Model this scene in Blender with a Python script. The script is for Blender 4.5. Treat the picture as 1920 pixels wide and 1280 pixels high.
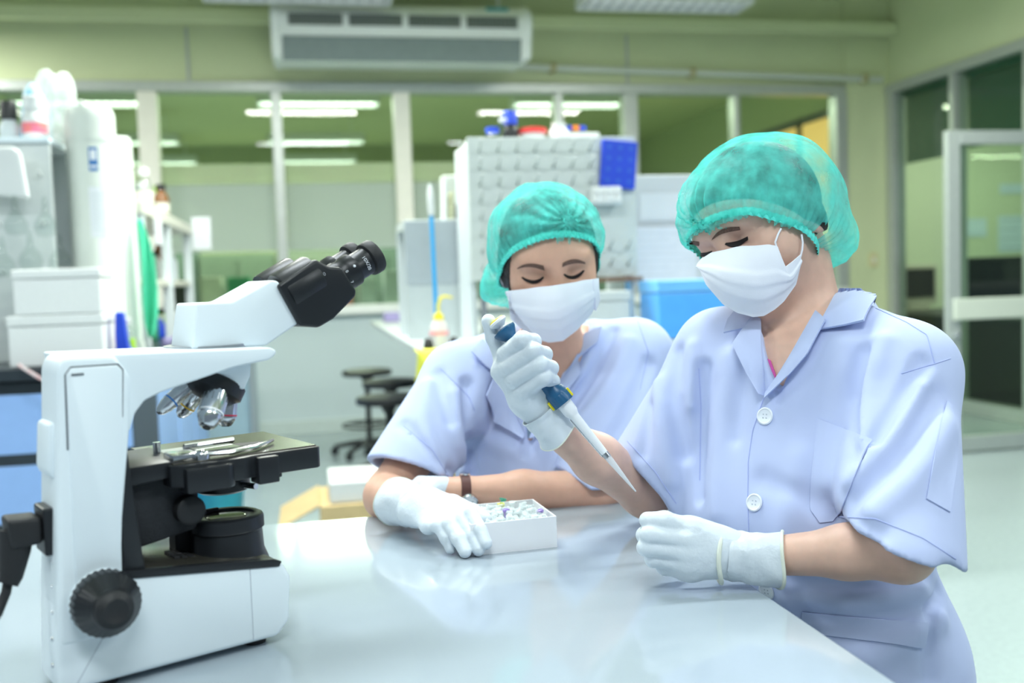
import bpy, bmesh, math, random
import numpy as np
from mathutils import Vector, Matrix
random.seed(7); np.random.seed(7)
for _o in list(bpy.data.objects): bpy.data.objects.remove(_o)
scn = bpy.context.scene
COL = scn.collection
# ---------------------------------------------------------------- camera (image frame 1920 x 1280)
FPX = 1867.0
YAW, PITCH, RHO = math.radians(11.5), math.radians(3.6), 0.033
CAM = np.array([0.0, 0.0, 1.13])
_R0 = np.array([math.cos(YAW), -math.sin(YAW), 0.0])
CF = np.array([math.sin(YAW)*math.cos(PITCH), math.cos(YAW)*math.cos(PITCH), -math.sin(PITCH)])
_U0 = np.cross(_R0, CF)
CU = math.cos(RHO)*_U0 + math.sin(RHO)*_R0
CR = math.cos(RHO)*_R0 - math.sin(RHO)*_U0
cam_data = bpy.data.cameras.new('camera'); cam = bpy.data.objects.new('camera', cam_data); COL.objects.link(cam)
cam_data.sensor_width = 36.0; cam_data.lens = 36.0*FPX/1920.0; cam_data.clip_start = 0.02; cam_data.clip_end = 100
cam.matrix_world = Matrix(((CR[0], CU[0], -CF[0], CAM[0]), (CR[1], CU[1], -CF[1], CAM[1]), (CR[2], CU[2], -CF[2], CAM[2]), (0, 0, 0, 1)))
cam_data.dof.use_dof = True; cam_data.dof.focus_distance = 1.26; cam_data.dof.aperture_fstop = 3.2
scn.camera = cam
# ---------------------------------------------------------------- world, exposure
scn.view_settings.view_transform = 'Standard'; scn.view_settings.look = 'None'
scn.view_settings.gamma = 1.0; scn.view_settings.use_curve_mapping = False
scn.view_settings.exposure = 0.02
world = bpy.data.worlds.new('daylight'); scn.world = world; world.use_nodes = True
_bg = world.node_tree.nodes['Background']
_bg.inputs[0].default_value = (0.66, 0.84, 1.0, 1); _bg.inputs[1].default_value = 0.27

# ---------------------------------------------------------------- pixel helpers
def ray(x, y): return CF + (x-960)/FPX*CR - (y-640)/FPX*CU
def at(x, y, d): return CAM + d*ray(x, y)
def hit(x, y, ax, v):
    r = ray(x, y); return CAM + r*((v-CAM[ax])/r[ax])
def HX(x, y, v): return hit(x, y, 0, v)
def HY(x, y, v): return hit(x, y, 1, v)
def HZ(x, y, v): return hit(x, y, 2, v)
V = lambda *a: np.array(a, float)
def nrm(v):
    v = np.asarray(v, float); return v/np.linalg.norm(v)

# ---------------------------------------------------------------- materials
MATS = {}
def mat(name, col, rough=0.5, metal=0.0, spec=0.5, var=0.0, vscale=20.0, bump=0.0, bscale=80.0, trans=0.0, alpha=1.0,
        sheen=0.0, sss=0.0, coat=0.0, emit=None, estr=0.0, ior=1.45, stretch=None, col2=None, sssr=(1, .35, .2), sssc=0.01):
    if name in MATS: return MATS[name]
    m = bpy.data.materials.new(name); m.use_nodes = True; nt = m.node_tree; b = nt.nodes['Principled BSDF']
    b.inputs['Base Color'].default_value = (*col, 1); b.inputs['Roughness'].default_value = rough
    b.inputs['Metallic'].default_value = metal; b.inputs['Specular IOR Level'].default_value = spec
    b.inputs['Transmission Weight'].default_value = trans; b.inputs['Alpha'].default_value = alpha
    b.inputs['IOR'].default_value = ior
    if sheen: b.inputs['Sheen Weight'].default_value = sheen
    if sss:
        b.inputs['Subsurface Weight'].default_value = sss; b.inputs['Subsurface Radius'].default_value = sssr
        b.inputs['Subsurface Scale'].default_value = sssc
    if coat: b.inputs['Coat Weight'].default_value = coat; b.inputs['Coat Roughness'].default_value = 0.05
    if emit: b.inputs['Emission Color'].default_value = (*emit, 1); b.inputs['Emission Strength'].default_value = estr
    tc = nt.nodes.new('ShaderNodeTexCoord'); mp = nt.nodes.new('ShaderNodeMapping')
    nt.links.new(tc.outputs['Object'], mp.inputs[0])
    if stretch: mp.inputs['Scale'].default_value = stretch
    if var or col2:
        n = nt.nodes.new('ShaderNodeTexNoise'); n.inputs['Scale'].default_value = vscale; n.inputs['Detail'].default_value = 5
        nt.links.new(mp.outputs[0], n.inputs['Vector'])
        r = nt.nodes.new('ShaderNodeValToRGB'); r.color_ramp.elements[0].position = 0.3; r.color_ramp.elements[1].position = 0.7
        c2 = col2 or tuple(min(1, c*(1+var)) for c in col)
        c1 = col if col2 else tuple(c*(1-var) for c in col)
        r.color_ramp.elements[0].color = (*c1, 1); r.color_ramp.elements[1].color = (*c2, 1)
        nt.links.new(n.outputs[0], r.inputs[0]); nt.links.new(r.outputs[0], b.inputs['Base Color'])
    if bump:
        n2 = nt.nodes.new('ShaderNodeTexNoise'); n2.inputs['Scale'].default_value = bscale; n2.inputs['Detail'].default_value = 4
        nt.links.new(mp.outputs[0], n2.inputs['Vector'])
        bp = nt.nodes.new('ShaderNodeBump'); bp.inputs['Strength'].default_value = bump; bp.inputs['Distance'].default_value = 0.01
        nt.links.new(n2.outputs[0], bp.inputs['Height']); nt.links.new(bp.outputs[0], b.inputs['Normal'])
    MATS[name] = m; return m
def thin_glass(name, tint, gloss=0.08, rough=0.0):
    if name in MATS: return MATS[name]
    m = bpy.data.materials.new(name); m.use_nodes = True; nt = m.node_tree; nt.nodes.remove(nt.nodes['Principled BSDF'])
    out = nt.nodes['Material Output']; t = nt.nodes.new('ShaderNodeBsdfTransparent'); t.inputs[0].default_value = (*tint, 1)
    g = nt.nodes.new('ShaderNodeBsdfGlossy'); g.inputs['Roughness'].default_value = rough
    fr = nt.nodes.new('ShaderNodeFresnel'); fr.inputs[0].default_value = 1.35
    ge = nt.nodes.new('ShaderNodeNewGeometry'); sb = nt.nodes.new('ShaderNodeMath'); sb.operation = 'SUBTRACT'; sb.inputs[0].default_value = 1.0; nt.links.new(ge.outputs['Backfacing'], sb.inputs[1])
    mu = nt.nodes.new('ShaderNodeMath'); mu.operation = 'MULTIPLY'; nt.links.new(fr.outputs[0], mu.inputs[0]); nt.links.new(sb.outputs[0], mu.inputs[1])
    mx = nt.nodes.new('ShaderNodeMixShader'); nt.links.new(mu.outputs[0], mx.inputs[0])
    nt.links.new(t.outputs[0], mx.inputs[1]); nt.links.new(g.outputs[0], mx.inputs[2]); nt.links.new(mx.outputs[0], out.inputs[0])
    MATS[name] = m; return m
def film(name, col, opacity=0.7, trl=0.5, nscale=0, gloss=0.0, stretch=None, op2=None):
    """translucent sheet: transparent mixed with diffuse + translucent, opacity broken up by procedural noise"""
    if name in MATS: return MATS[name]
    m = bpy.data.materials.new(name); m.use_nodes = True; nt = m.node_tree; nt.nodes.remove(nt.nodes['Principled BSDF'])
    out = nt.nodes['Material Output']; L = nt.links.new
    t = nt.nodes.new('ShaderNodeBsdfTransparent'); d = nt.nodes.new('ShaderNodeBsdfDiffuse'); d.inputs[0].default_value = (*col, 1)
    tr = nt.nodes.new('ShaderNodeBsdfTranslucent'); tr.inputs[0].default_value = (*col, 1)
    m1 = nt.nodes.new('ShaderNodeMixShader'); m1.inputs[0].default_value = trl; L(d.outputs[0], m1.inputs[1]); L(tr.outputs[0], m1.inputs[2])
    m2 = nt.nodes.new('ShaderNodeMixShader'); m2.inputs[0].default_value = opacity
    if nscale:
        tc = nt.nodes.new('ShaderNodeTexCoord'); mp = nt.nodes.new('ShaderNodeMapping'); L(tc.outputs['Object'], mp.inputs[0])
        if stretch: mp.inputs['Scale'].default_value = stretch
        n = nt.nodes.new('ShaderNodeTexNoise'); n.inputs['Scale'].default_value = nscale; n.inputs['Detail'].default_value = 6; L(mp.outputs[0], n.inputs['Vector'])
        r = nt.nodes.new('ShaderNodeMapRange'); r.inputs[1].default_value = 0.3; r.inputs[2].default_value = 0.7
        r.inputs[3].default_value = opacity; r.inputs[4].default_value = op2 if op2 else min(1, opacity+0.25); L(n.outputs[0], r.inputs[0]); L(r.outputs[0], m2.inputs[0])
    L(t.outputs[0], m2.inputs[1]); L(m1.outputs[0], m2.inputs[2]); L(m2.outputs[0], out.inputs[0])
    MATS[name] = m; return m

# ---------------------------------------------------------------- objects
def wloc(p):
    v = Vector((0, 0, 0))
    while p is not None: v = v + p.location; p = p.parent
    return v
def tag(o, label=None, cat=None, group=None, kind=None):
    if label: o['label'] = label
    if cat: o['category'] = cat
    if group: o['group'] = group
    if kind: o['kind'] = kind
    return o
def thing(name, label, cat, loc=(0, 0, 0), rz=0.0, group=None):
    o = bpy.data.objects.new(name, None); o.empty_display_size = 0.05; COL.objects.link(o)
    o.location = tuple(float(c) for c in loc); o.rotation_euler = (0, 0, rz)
    return tag(o, label, cat, group)
class MB:
    """mesh builder"""
    def __init__(s): s.v = []; s.f = []; s.M = Matrix.Identity(4)
    def add(s, vs, fs):
        n = len(s.v)
        for p in vs: s.v.append(tuple(s.M @ Vector([float(c) for c in p])))
        for q in fs: s.f.append(tuple(i+n for i in q))
        return s
    def box(s, lo, hi, bev=0.0, seg=2):
        l0, h0 = list(lo), list(hi)
        lo = Vector([float(min(a, b)) for a, b in zip(l0, h0)]); hi = Vector([float(max(a, b)) for a, b in zip(l0, h0)])
        c = [(lo.x, lo.y, lo.z), (hi.x, lo.y, lo.z), (hi.x, hi.y, lo.z), (lo.x, hi.y, lo.z), (lo.x, lo.y, hi.z), (hi.x, lo.y, hi.z), (hi.x, hi.y, hi.z), (lo.x, hi.y, hi.z)]
        f = [(0, 3, 2, 1), (4, 5, 6, 7), (0, 1, 5, 4), (1, 2, 6, 5), (2, 3, 7, 6), (3, 0, 4, 7)]
        return s.bev(c, f, bev, seg)
    def bev(s, c, f, bev, seg=2):
        if bev <= 0: return s.add(c, f)
        bm = bmesh.new(); vs = [bm.verts.new(p) for p in c]
        for q in f: bm.faces.new([vs[i] for i in q])
        bmesh.ops.recalc_face_normals(bm, faces=bm.faces)
        ed = [e for e in bm.edges if len(e.link_faces) == 2 and e.calc_face_angle() > 0.3]
        bmesh.ops.bevel(bm, geom=ed, offset=bev, segments=seg, profile=0.5, affect='EDGES', clamp_overlap=True)
        bm.verts.index_update()
        s.add([v.co[:] for v in bm.verts], [[v.index for v in q.verts] for q in bm.faces]); bm.free(); return s
    def prism(s, poly, y0, y1, bev=0.0, seg=2, axis='y'):
        """poly of (a,b) extruded along an axis: 'y' -> (a, y, b); 'z' -> (a, b, z); 'x' -> (x, a, b)"""
        mk = {'y': lambda a, b, t: (a, t, b), 'z': lambda a, b, t: (a, b, t), 'x': lambda a, b, t: (t, a, b)}[axis]
        n = len(poly); c = [mk(a, b, y0) for a, b in poly]+[mk(a, b, y1) for a, b in poly]
        f = [tuple(range(n)), tuple(range(2*n-1, n-1, -1))]+[(i, i+n, (i+1) % n+n, (i+1) % n) for i in range(n)]
        bm = bmesh.new(); vs = [bm.verts.new(p) for p in c]
        for q in f: bm.faces.new([vs[i] for i in q])
        bmesh.ops.recalc_face_normals(bm, faces=bm.faces)
        if bev > 0:
            ed = [e for e in bm.edges if len(e.link_faces) == 2 and e.calc_face_angle() > 0.35]
            bmesh.ops.bevel(bm, geom=ed, offset=bev, segments=seg, profile=0.5, affect='EDGES', clamp_overlap=True)
        bm.verts.index_update()
        s.add([v.co[:] for v in bm.verts], [[v.index for v in q.verts] for q in bm.faces]); bm.free(); return s
    def lathe(s, prof, a=(0, 0, 0), b=(0, 0, 1), n=32, rib=0, ribd=0.0):
        """prof: list of (radius, t in metres along a->b direction); ribs modulate radius"""
        a = np.asarray(a, float); w = nrm(np.asarray(b, float)-a); u = nrm(np.cross(w, [0, 0, 1] if abs(w[2]) < .9 else [1, 0, 0])); v = np.cross(w, u)
        vs = []; fs = []; m = len(prof)
        for (r, t, *k) in prof:
            for i in range(n):
                an = 2*math.pi*i/n; rr = r-(ribd*(0.5+0.5*math.cos(rib*an)) if (rib and k) else 0)
                vs.append(a+w*t+(u*math.cos(an)+v*math.sin(an))*rr)
        for j in range(m-1):
            for i in range(n): fs.append((j*n+i, j*n+(i+1) % n, (j+1)*n+(i+1) % n, (j+1)*n+i))
        fs.append(tuple(range(n-1, -1, -1))); fs.append(tuple((m-1)*n+i for i in range(n)))
        return s.add(vs, fs)
    def cyl(s, a, b, r, r2=None, n=20):
        L = float(np.linalg.norm(np.asarray(b, float)-np.asarray(a, float)))
        return s.lathe([(r, 0), (r2 if r2 is not None else r, L)], a, b, n)
    def tube(s, pts, r, n=8, closed=False):
        P = [np.asarray(p, float) for p in pts]; m = len(P); R = r if hasattr(r, '__len__') else [r]*m
        vs = []; fs = []; pu = None
        for i in range(m):
            t = (P[(i+1) % m]-P[i-1]) if (closed or 0 < i < m-1) else (P[1]-P[0] if i == 0 else P[-1]-P[-2]); t = nrm(t)
            if pu is None: pu = nrm(np.cross(t, [0, 0, 1] if abs(t[2]) < .9 else [1, 0, 0]))
            u = nrm(pu-t*np.dot(pu, t)); pu = u; v = np.cross(t, u)
            for k in range(n):
                an = 2*math.pi*k/n; vs.append(P[i]+(u*math.cos(an)+v*math.sin(an))*R[i])
        for i in range(m if closed else m-1):
            j = (i+1) % m
            for k in range(n): fs.append((i*n+k, i*n+(k+1) % n, j*n+(k+1) % n, j*n+k))
        if not closed: fs.append(tuple(range(n-1, -1, -1))); fs.append(tuple((m-1)*n+k for k in range(n)))
        return s.add(vs, fs)
    def build(s, name, m, parent=None, smooth=False, world=False, label=None, kind=None, loc=None, auto=True):
        return mesh(name, s.v, s.f, m, parent, smooth, world, label, kind, loc, auto)
def mesh(name, v, f, m, parent=None, smooth=False, world=False, label=None, kind=None, loc=None, auto=True):
    v = np.asarray(v, float).reshape(-1, 3)
    if world and parent is not None: v = v-np.array(wloc(parent))
    if loc is not None: v = v-np.asarray(loc, float)
    me = bpy.data.meshes.new(name)
    me.from_pydata(v.tolist(), [], [tuple(int(i) for i in q) for q in f]); me.update()
    bm = bmesh.new(); bm.from_mesh(me); bmesh.ops.recalc_face_normals(bm, faces=bm.faces)
    if smooth and auto:
        for e in bm.edges: e.smooth = not (len(e.link_faces) == 2 and e.calc_face_angle(0) > 0.75)
    for q in bm.faces: q.smooth = bool(smooth)
    bm.to_mesh(me); bm.free()
    me.materials.append(m)
    o = bpy.data.objects.new(name, me); COL.objects.link(o)
    if parent is not None: o.parent = parent
    if loc is not None: o.location = tuple(float(c) for c in loc)
    if label: o['label'] = label
    if kind: o['kind'] = kind
    return o
def copy_tree(o, parent=None):
    c = o.copy(); COL.objects.link(c); c.parent = parent
    if parent is None and o.parent is not None: c.parent = None
    for ch in list(o.children):
        if ch.type != 'LIGHT': copy_tree(ch, c)
    return c
def text_mesh(txt, size, extr=0.0002):
    cu = bpy.data.curves.new('txt', 'FONT'); cu.body = txt; cu.size = size; cu.extrude = extr; cu.align_x = 'CENTER'; cu.align_y = 'CENTER'; cu.resolution_u = 3
    o = bpy.data.objects.new('txt', cu); COL.objects.link(o); dg = bpy.context.evaluated_depsgraph_get()
    me = o.evaluated_get(dg).to_mesh(); v = [tuple(p.co) for p in me.vertices]; f = [tuple(p.vertices) for p in me.polygons]
    o.evaluated_get(dg).to_mesh_clear(); bpy.data.objects.remove(o); bpy.data.curves.remove(cu)
    return np.array(v), f

# ---------------------------------------------------------------- signed distance shapes and their surface
def smin(a, b, k):
    h = np.maximum(k-np.abs(a-b), 0)/k
    return np.minimum(a, b)-h*h*k*0.25
def smax(a, b, k): return -smin(-a, -b, k)
def cap(p, a, b, ra, rb):
    a = np.asarray(a); ab = np.asarray(b)-a; pa = p-a
    t = np.clip(pa@ab/(ab@ab), 0, 1)
    return np.linalg.norm(pa-t[:, None]*ab, axis=1)-(ra+(rb-ra)*t)
def ecap(p, a, b, u, ra, rb):
    """tapered capsule with elliptical section: ra=(ru,rv) at a, rb at b; u = direction of the first radius"""
    a = np.asarray(a); ab = np.asarray(b)-a; L = np.linalg.norm(ab); w = ab/L
    u = np.asarray(u, float); u = nrm(u-w*(u@w)); v = np.cross(w, u); pa = p-a
    s = pa@w; t = np.clip(s/L, 0, 1); ex = s-t*L
    ru = ra[0]+(rb[0]-ra[0])*t; rv = ra[1]+(rb[1]-ra[1])*t; m = np.minimum(ru, rv)
    q = np.sqrt((pa@u/ru)**2+(pa@v/rv)**2+(ex/m)**2)
    return (q-1)*m
def ell(p, c, M, r):
    """ellipsoid, M rows = axes"""
    q = (p-np.asarray(c))@np.asarray(M).T; r = np.asarray(r, float)
    k0 = np.linalg.norm(q/r, axis=1); k1 = np.linalg.norm(q/(r*r), axis=1)+1e-9
    return k0*(k0-1)/k1
def segd(p, a, b):
    a = np.asarray(a); ab = np.asarray(b)-a; pa = p-a; t = np.clip(pa@ab/(ab@ab), 0, 1)
    return np.linalg.norm(pa-t[:, None]*ab, axis=1)
def fold(p, pts, w, amp):
    P = np.asarray(pts); lo = P.min(0)-2.6*w; hi = P.max(0)+2.6*w
    i = np.nonzero(((p >= lo) & (p <= hi)).all(1))[0]; out = np.zeros(len(p))
    if len(i) == 0: return out
    q = p[i]; d = None
    for k in range(len(pts)-1):
        e = segd(q, pts[k], pts[k+1]); d = e if d is None else np.minimum(d, e)
    out[i] = amp*np.exp(-(d/w)**2); return out
def chain(p, joints, k=None):
    d = None
    for (a, ra), (b, rb) in zip(joints[:-1], joints[1:]):
        e = cap(p, a, b, ra, rb); d = e if d is None else (np.minimum(d, e) if not k else smin(d, e, k))
    return d
def grad(fn, p, e=0.0008):
    g = np.empty_like(p)
    for i in range(3):
        o = np.zeros(3); o[i] = e; g[:, i] = fn(p+o)-fn(p-o)
    return g/(2*e)
def surf(fn, lo, hi, h, newton=2):
    lo = np.asarray(lo, float); hi = np.asarray(hi, float); k = 4
    n = (np.ceil((hi-lo)/h/k).astype(int)+1)*k
    ax = [lo[i]+h*np.arange(n[i]) for i in range(3)]
    cx = [a[k//2::k] for a in ax]
    G = np.stack(np.meshgrid(*cx, indexing='ij'), -1).reshape(-1, 3)
    Dc = fn(G).reshape([len(c) for c in cx]).astype(np.float32)
    D = Dc.repeat(k, 0).repeat(k, 1).repeat(k, 2)
    idx = np.argwhere(np.abs(D) < k*h*2.2)
    P = lo+idx*h
    vals = np.concatenate([fn(P[i:i+400000]) for i in range(0, len(P), 400000)]) if len(P) else np.zeros(0)
    D[idx[:, 0], idx[:, 1], idx[:, 2]] = vals
    S = D < 0
    c = np.zeros([m-1 for m in n], np.int8)
    for dx in (0, 1):
        for dy in (0, 1):
            for dz in (0, 1): c += S[dx:n[0]-1+dx, dy:n[1]-1+dy, dz:n[2]-1+dz]
    cells = np.argwhere((c > 0) & (c < 8)); ids = -np.ones(c.shape, np.int64); ids[cells[:, 0], cells[:, 1], cells[:, 2]] = np.arange(len(cells))
    acc = np.zeros((len(cells), 3)); cnt = np.zeros(len(cells))
    cor = [(0, 0, 0), (1, 0, 0), (0, 1, 0), (1, 1, 0), (0, 0, 1), (1, 0, 1), (0, 1, 1), (1, 1, 1)]
    val = {q: D[cells[:, 0]+q[0], cells[:, 1]+q[1], cells[:, 2]+q[2]] for q in cor}
    for q in cor:
        for a in range(3):
            if q[a] == 0:
                r = list(q); r[a] = 1; r = tuple(r); A = val[q]; B = val[r]; msk = (A < 0) != (B < 0)
                t = np.where(msk, A/np.where(msk, A-B, 1), 0)
                pt = np.array(q, float)[None].repeat(len(cells), 0); pt[:, a] += t
                acc[msk] += pt[msk]; cnt[msk] += 1
    vts = lo+(cells+acc/cnt[:, None])*h
    faces = []
    for a in range(3):
        b, d = (a+1) % 3, (a+2) % 3
        sl0 = [slice(None)]*3; sl1 = [slice(None)]*3; sl0[a] = slice(0, n[a]-1); sl1[a] = slice(1, n[a])
        e = np.argwhere(S[tuple(sl0)] != S[tuple(sl1)])
        ok = (e[:, b] > 0) & (e[:, d] > 0) & (e[:, b] < n[b]-1) & (e[:, d] < n[d]-1); e = e[ok]
        fl = S[e[:, 0], e[:, 1], e[:, 2]]
        def cid(ob, od):
            q = e.copy(); q[:, b] += ob; q[:, d] += od; return ids[q[:, 0], q[:, 1], q[:, 2]]
        Q = np.stack([cid(-1, -1), cid(0, -1), cid(0, 0), cid(-1, 0)], 1)
        Q[~fl] = Q[~fl][:, ::-1]; faces.append(Q)
    F = np.concatenate(faces); F = F[(F >= 0).all(1)]
    for _ in range(newton):
        d = fn(vts); g = grad(fn, vts); l = np.maximum((g*g).sum(1), 0.2)
        st = (d/l)[:, None]*g; sn = np.linalg.norm(st, axis=1); st *= np.minimum(1, h*0.7/np.maximum(sn, 1e-9))[:, None]; vts = vts-st
    return vts, F
def fastmesh(name, v, f, m, parent=None, kind=None, label=None):
    """smooth mesh from arrays given in world space"""
    if parent is not None: v = v-np.array(wloc(parent))
    f = np.asarray(f); me = bpy.data.meshes.new(name); w = f.shape[1]
    me.vertices.add(len(v)); me.vertices.foreach_set('co', np.ascontiguousarray(v, np.float32).ravel())
    me.loops.add(f.size); me.loops.foreach_set('vertex_index', np.ascontiguousarray(f, np.int32).ravel())
    me.polygons.add(len(f)); me.polygons.foreach_set('loop_start', np.arange(0, f.size, w, dtype=np.int32))
    me.polygons.foreach_set('use_smooth', np.ones(len(f), bool))
    me.update(calc_edges=True); me.validate(); me.materials.append(m)
    o = bpy.data.objects.new(name, me); COL.objects.link(o)
    if parent is not None: o.parent = parent
    if kind: o['kind'] = kind
    if label: o['label'] = label
    return o
def keep(v, f, mask):
    """keep faces whose vertices all satisfy mask, drop loose vertices"""
    f = f[mask[f].all(1)]; u = np.unique(f); mp = -np.ones(len(v), int); mp[u] = np.arange(len(u)); return v[u], mp[f]
def march(fn, px, py, d0, it=70, dmax=3.0):
    """distance along the view rays to the surface fn = 0"""
    r = CF[None]+((px-960)/FPX)[:, None]*CR[None]-((py-640)/FPX)[:, None]*CU[None]
    t = np.full(len(px), float(d0)); ln = np.linalg.norm(r, axis=1)
    for _ in range(it):
        d = fn(CAM+t[:, None]*r); t = np.minimum(t+0.7*d/ln, dmax)
    return CAM+t[:, None]*r
def resample(pts, n):
    P = np.asarray(pts, float); s = np.r_[0, np.cumsum(np.linalg.norm(np.diff(P[:, :2], axis=0), axis=1))]
    q = np.linspace(0, s[-1], n); return np.stack([np.interp(q, s, P[:, k]) for k in range(P.shape[1])], 1)
def chaikin(pts, k=3):
    P = np.asarray(pts, float)
    for _ in range(k):
        if len(P) < 3: return P
        Q = np.empty((2*len(P)-2, 2)); Q[0::2] = 0.75*P[:-1]+0.25*P[1:]; Q[1::2] = 0.25*P[:-1]+0.75*P[1:]; P = np.concatenate([P[:1], Q, P[-1:]])
    return P
def patch(fn, ea, eb, n, m, off, d0, thick=0.0012, bulge=0.0, smoothit=2):
    """cloth sheet laid on the surface fn: between edge curves ea and eb (pixel polylines); returns closed mesh"""
    A = resample(ea, n); B = resample(eb, n); s = np.linspace(0, 1, m)
    pix = A[:, None, :2]*(1-s)[None, :, None]+B[:, None, :2]*s[None, :, None]
    P = march(fn, pix[..., 0].ravel(), pix[..., 1].ravel(), d0)
    # smooth depth along the rays a little so the sheet bridges hollows
    g = grad(fn, P); g /= np.maximum(np.linalg.norm(g, axis=1), 1e-6)[:, None]
    T = np.linalg.norm(P-CAM, axis=1).reshape(n, m); ok = (np.abs(fn(P)) < 0.004).reshape(n, m); good = ok.copy()
    for _ in range(80):                       # rays that slip past the outline take the depth of their neighbours
        if good.all() or not good.any(): break
        a = np.pad(np.where(good, T, 0), 1); c = np.pad(good.astype(float), 1)
        sa = a[:-2, 1:-1]+a[2:, 1:-1]+a[1:-1, :-2]+a[1:-1, 2:]; sc = c[:-2, 1:-1]+c[2:, 1:-1]+c[1:-1, :-2]+c[1:-1, 2:]
        nw = (~good) & (sc > 0); T[nw] = sa[nw]/sc[nw]; good = good | nw
    g = g*ok.reshape(-1, 1)
    for _ in range(smoothit):
        Tp = np.pad(T, 1, mode='edge'); T = np.minimum(T, 0.25*(Tp[:-2, 1:-1]+Tp[2:, 1:-1]+Tp[1:-1, :-2]+Tp[1:-1, 2:]))
    dr = P-CAM; dr /= np.linalg.norm(dr, axis=1)[:, None]; P = CAM+dr*T.reshape(-1, 1)
    o = off if np.isscalar(off) else np.asarray(off).reshape(-1, 1)
    if bulge:
        uu = np.linspace(0, 1, n)[:, None]; bl = (np.sin(math.pi*uu)*np.sin(math.pi*s)[None]).reshape(-1, 1)*bulge; o = o+bl
    top = P+g*o; bot = P+g*(o-thick)
    v = np.concatenate([top, bot]); f = []; N = n*m; I = lambda i, j: i*m+j
    for i in range(n-1):
        for j in range(m-1):
            f.append((I(i, j), I(i, j+1), I(i+1, j+1), I(i+1, j))); f.append((N+I(i, j), N+I(i+1, j), N+I(i+1, j+1), N+I(i, j+1)))
    rim = [I(0, j) for j in range(m)]+[I(i, m-1) for i in range(1, n)]+[I(n-1, j) for j in range(m-2, -1, -1)]+[I(i, 0) for i in range(n-2, 0, -1)]
    for a, b in zip(rim, rim[1:]+rim[:1]): f.append((a, N+a, N+b, b))
    return v, f
def seam(fn, pts, r, d0, off=0.0005, n=24):
    """thin thread following the surface along a pixel polyline"""
    q = resample(pts, n); P = march(fn, q[:, 0], q[:, 1], d0); g = grad(fn, P); g /= np.linalg.norm(g, axis=1)[:, None]
    mb = MB(); mb.tube(P+g*off, r, 6); return mb

# ================================================================ lights: rows of ceiling fixtures
M_alu = mat('aluminium_frame', (0.52, 0.55, 0.53), 0.35, 0.35, var=0.04)
M_fixt = mat('fixture_white', (0.85, 0.87, 0.86), 0.4, var=0.02)
M_tube = mat('fluorescent_tube', (1, 1, 1), 0.4, emit=(0.93, 1.0, 0.98), estr=9.0)
M_tube_off = mat('fluorescent_tube_dim', (0.85, 0.88, 0.9), 0.3, emit=(0.9, 0.95, 1.0), estr=0.12)
M_louv = mat('louvre_metal', (0.75, 0.78, 0.8), 0.25, 0.8)
FIX_W, FIX_D = 1.22, 0.30
def make_fixture():
    r = thing('ceiling_light', 'x', 'light')
    m = MB(); m.box((-FIX_W/2, -FIX_D/2, 0.035), (FIX_W/2, FIX_D/2, 0.06), 0.006); m.box((-FIX_W/2, -FIX_D/2, -0.04), (FIX_W/2, -FIX_D/2+0.012, 0.036)); m.box((-FIX_W/2, FIX_D/2-0.012, -0.04), (FIX_W/2, FIX_D/2, 0.036))
    m.box((-FIX_W/2, -FIX_D/2, -0.04), (-FIX_W/2+0.012, FIX_D/2, 0.036)); m.box((FIX_W/2-0.012, -FIX_D/2, -0.04), (FIX_W/2, FIX_D/2, 0.036)); m.build('housing', M_fixt, r)
    for y in (-0.07, 0.07):
        m = MB(); m.cyl((-FIX_W/2+0.03, y, 0.005), (FIX_W/2-0.03, y, 0.005), 0.014, n=12); m.build('tube', M_tube, r, True)
    for i in range(14):
        x = -FIX_W/2+0.05+i*(FIX_W-0.1)/13; m = MB(); m.box((x-0.002, -FIX_D/2+0.012, -0.036), (x+0.002, FIX_D/2-0.012, -0.008)); m.build('louvre', M_louv, r)
    for x in (-0.45, 0.45): m = MB(); m.cyl((x, 0, 0.06), (x, 0, 0.30), 0.008, n=8); m.build('hanger', M_fixt, r)
    return r
_fx = make_fixture(); _first = [True]
LIGHT_E = 17.0
def fixture(x, y, z, label, group, e, col=(0.96, 1.0, 0.98)):
    o = _fx if _first[0] else copy_tree(_fx); _first[0] = False
    o.location = (x, y, z); tag(o, label, 'light', group)
    for c in o.children:
        if c.name.startswith('tube'): c.material_slots[0].link = 'OBJECT'; c.material_slots[0].material = M_tube_off if e < 2 else M_tube
    ld = bpy.data.lights.new('fixture_light', 'AREA'); ld.shape = 'RECTANGLE'; ld.size = FIX_W-0.06; ld.size_y = FIX_D-0.06; ld.energy = e; ld.color = col
    lo = bpy.data.objects.new('fixture_light', ld); COL.objects.link(lo); lo.parent = o; lo.location = (0, 0, -0.045)
    return o
COLX = (-3.0, 0.03, 2.55); ROWY = (6.76, 4.35, 1.95, -0.45)
for yi, y in enumerate(ROWY):
    for xi, x in enumerate(COLX):
        lab = 'louvred ceiling light overhead, %s row from the back, %s column' % (('', 'second', 'third', 'fourth')[yi], ('left', 'middle', 'right')[xi])
        if yi == 0: lab = 'louvred fluorescent light at the top edge, right of the air conditioner' if xi == 2 else ('unseen louvred light added beyond the left picture edge to brighten the back wall' if xi == 0 else 'louvred fluorescent light at the top edge above the air conditioner')
        fixture(x, y, 3.04, lab, None if yi == 0 else 'overhead lab lights', (80.0 if xi == 0 else 0.05, 50.0 if xi == 0 else 105.0, 44.0, 44.0)[yi], (0.97, 1.0, 0.93) if yi < 2 else (0.88, 0.95, 1.0))  # left lamp of the back row is an unseen addition that brightens the back wall
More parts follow.
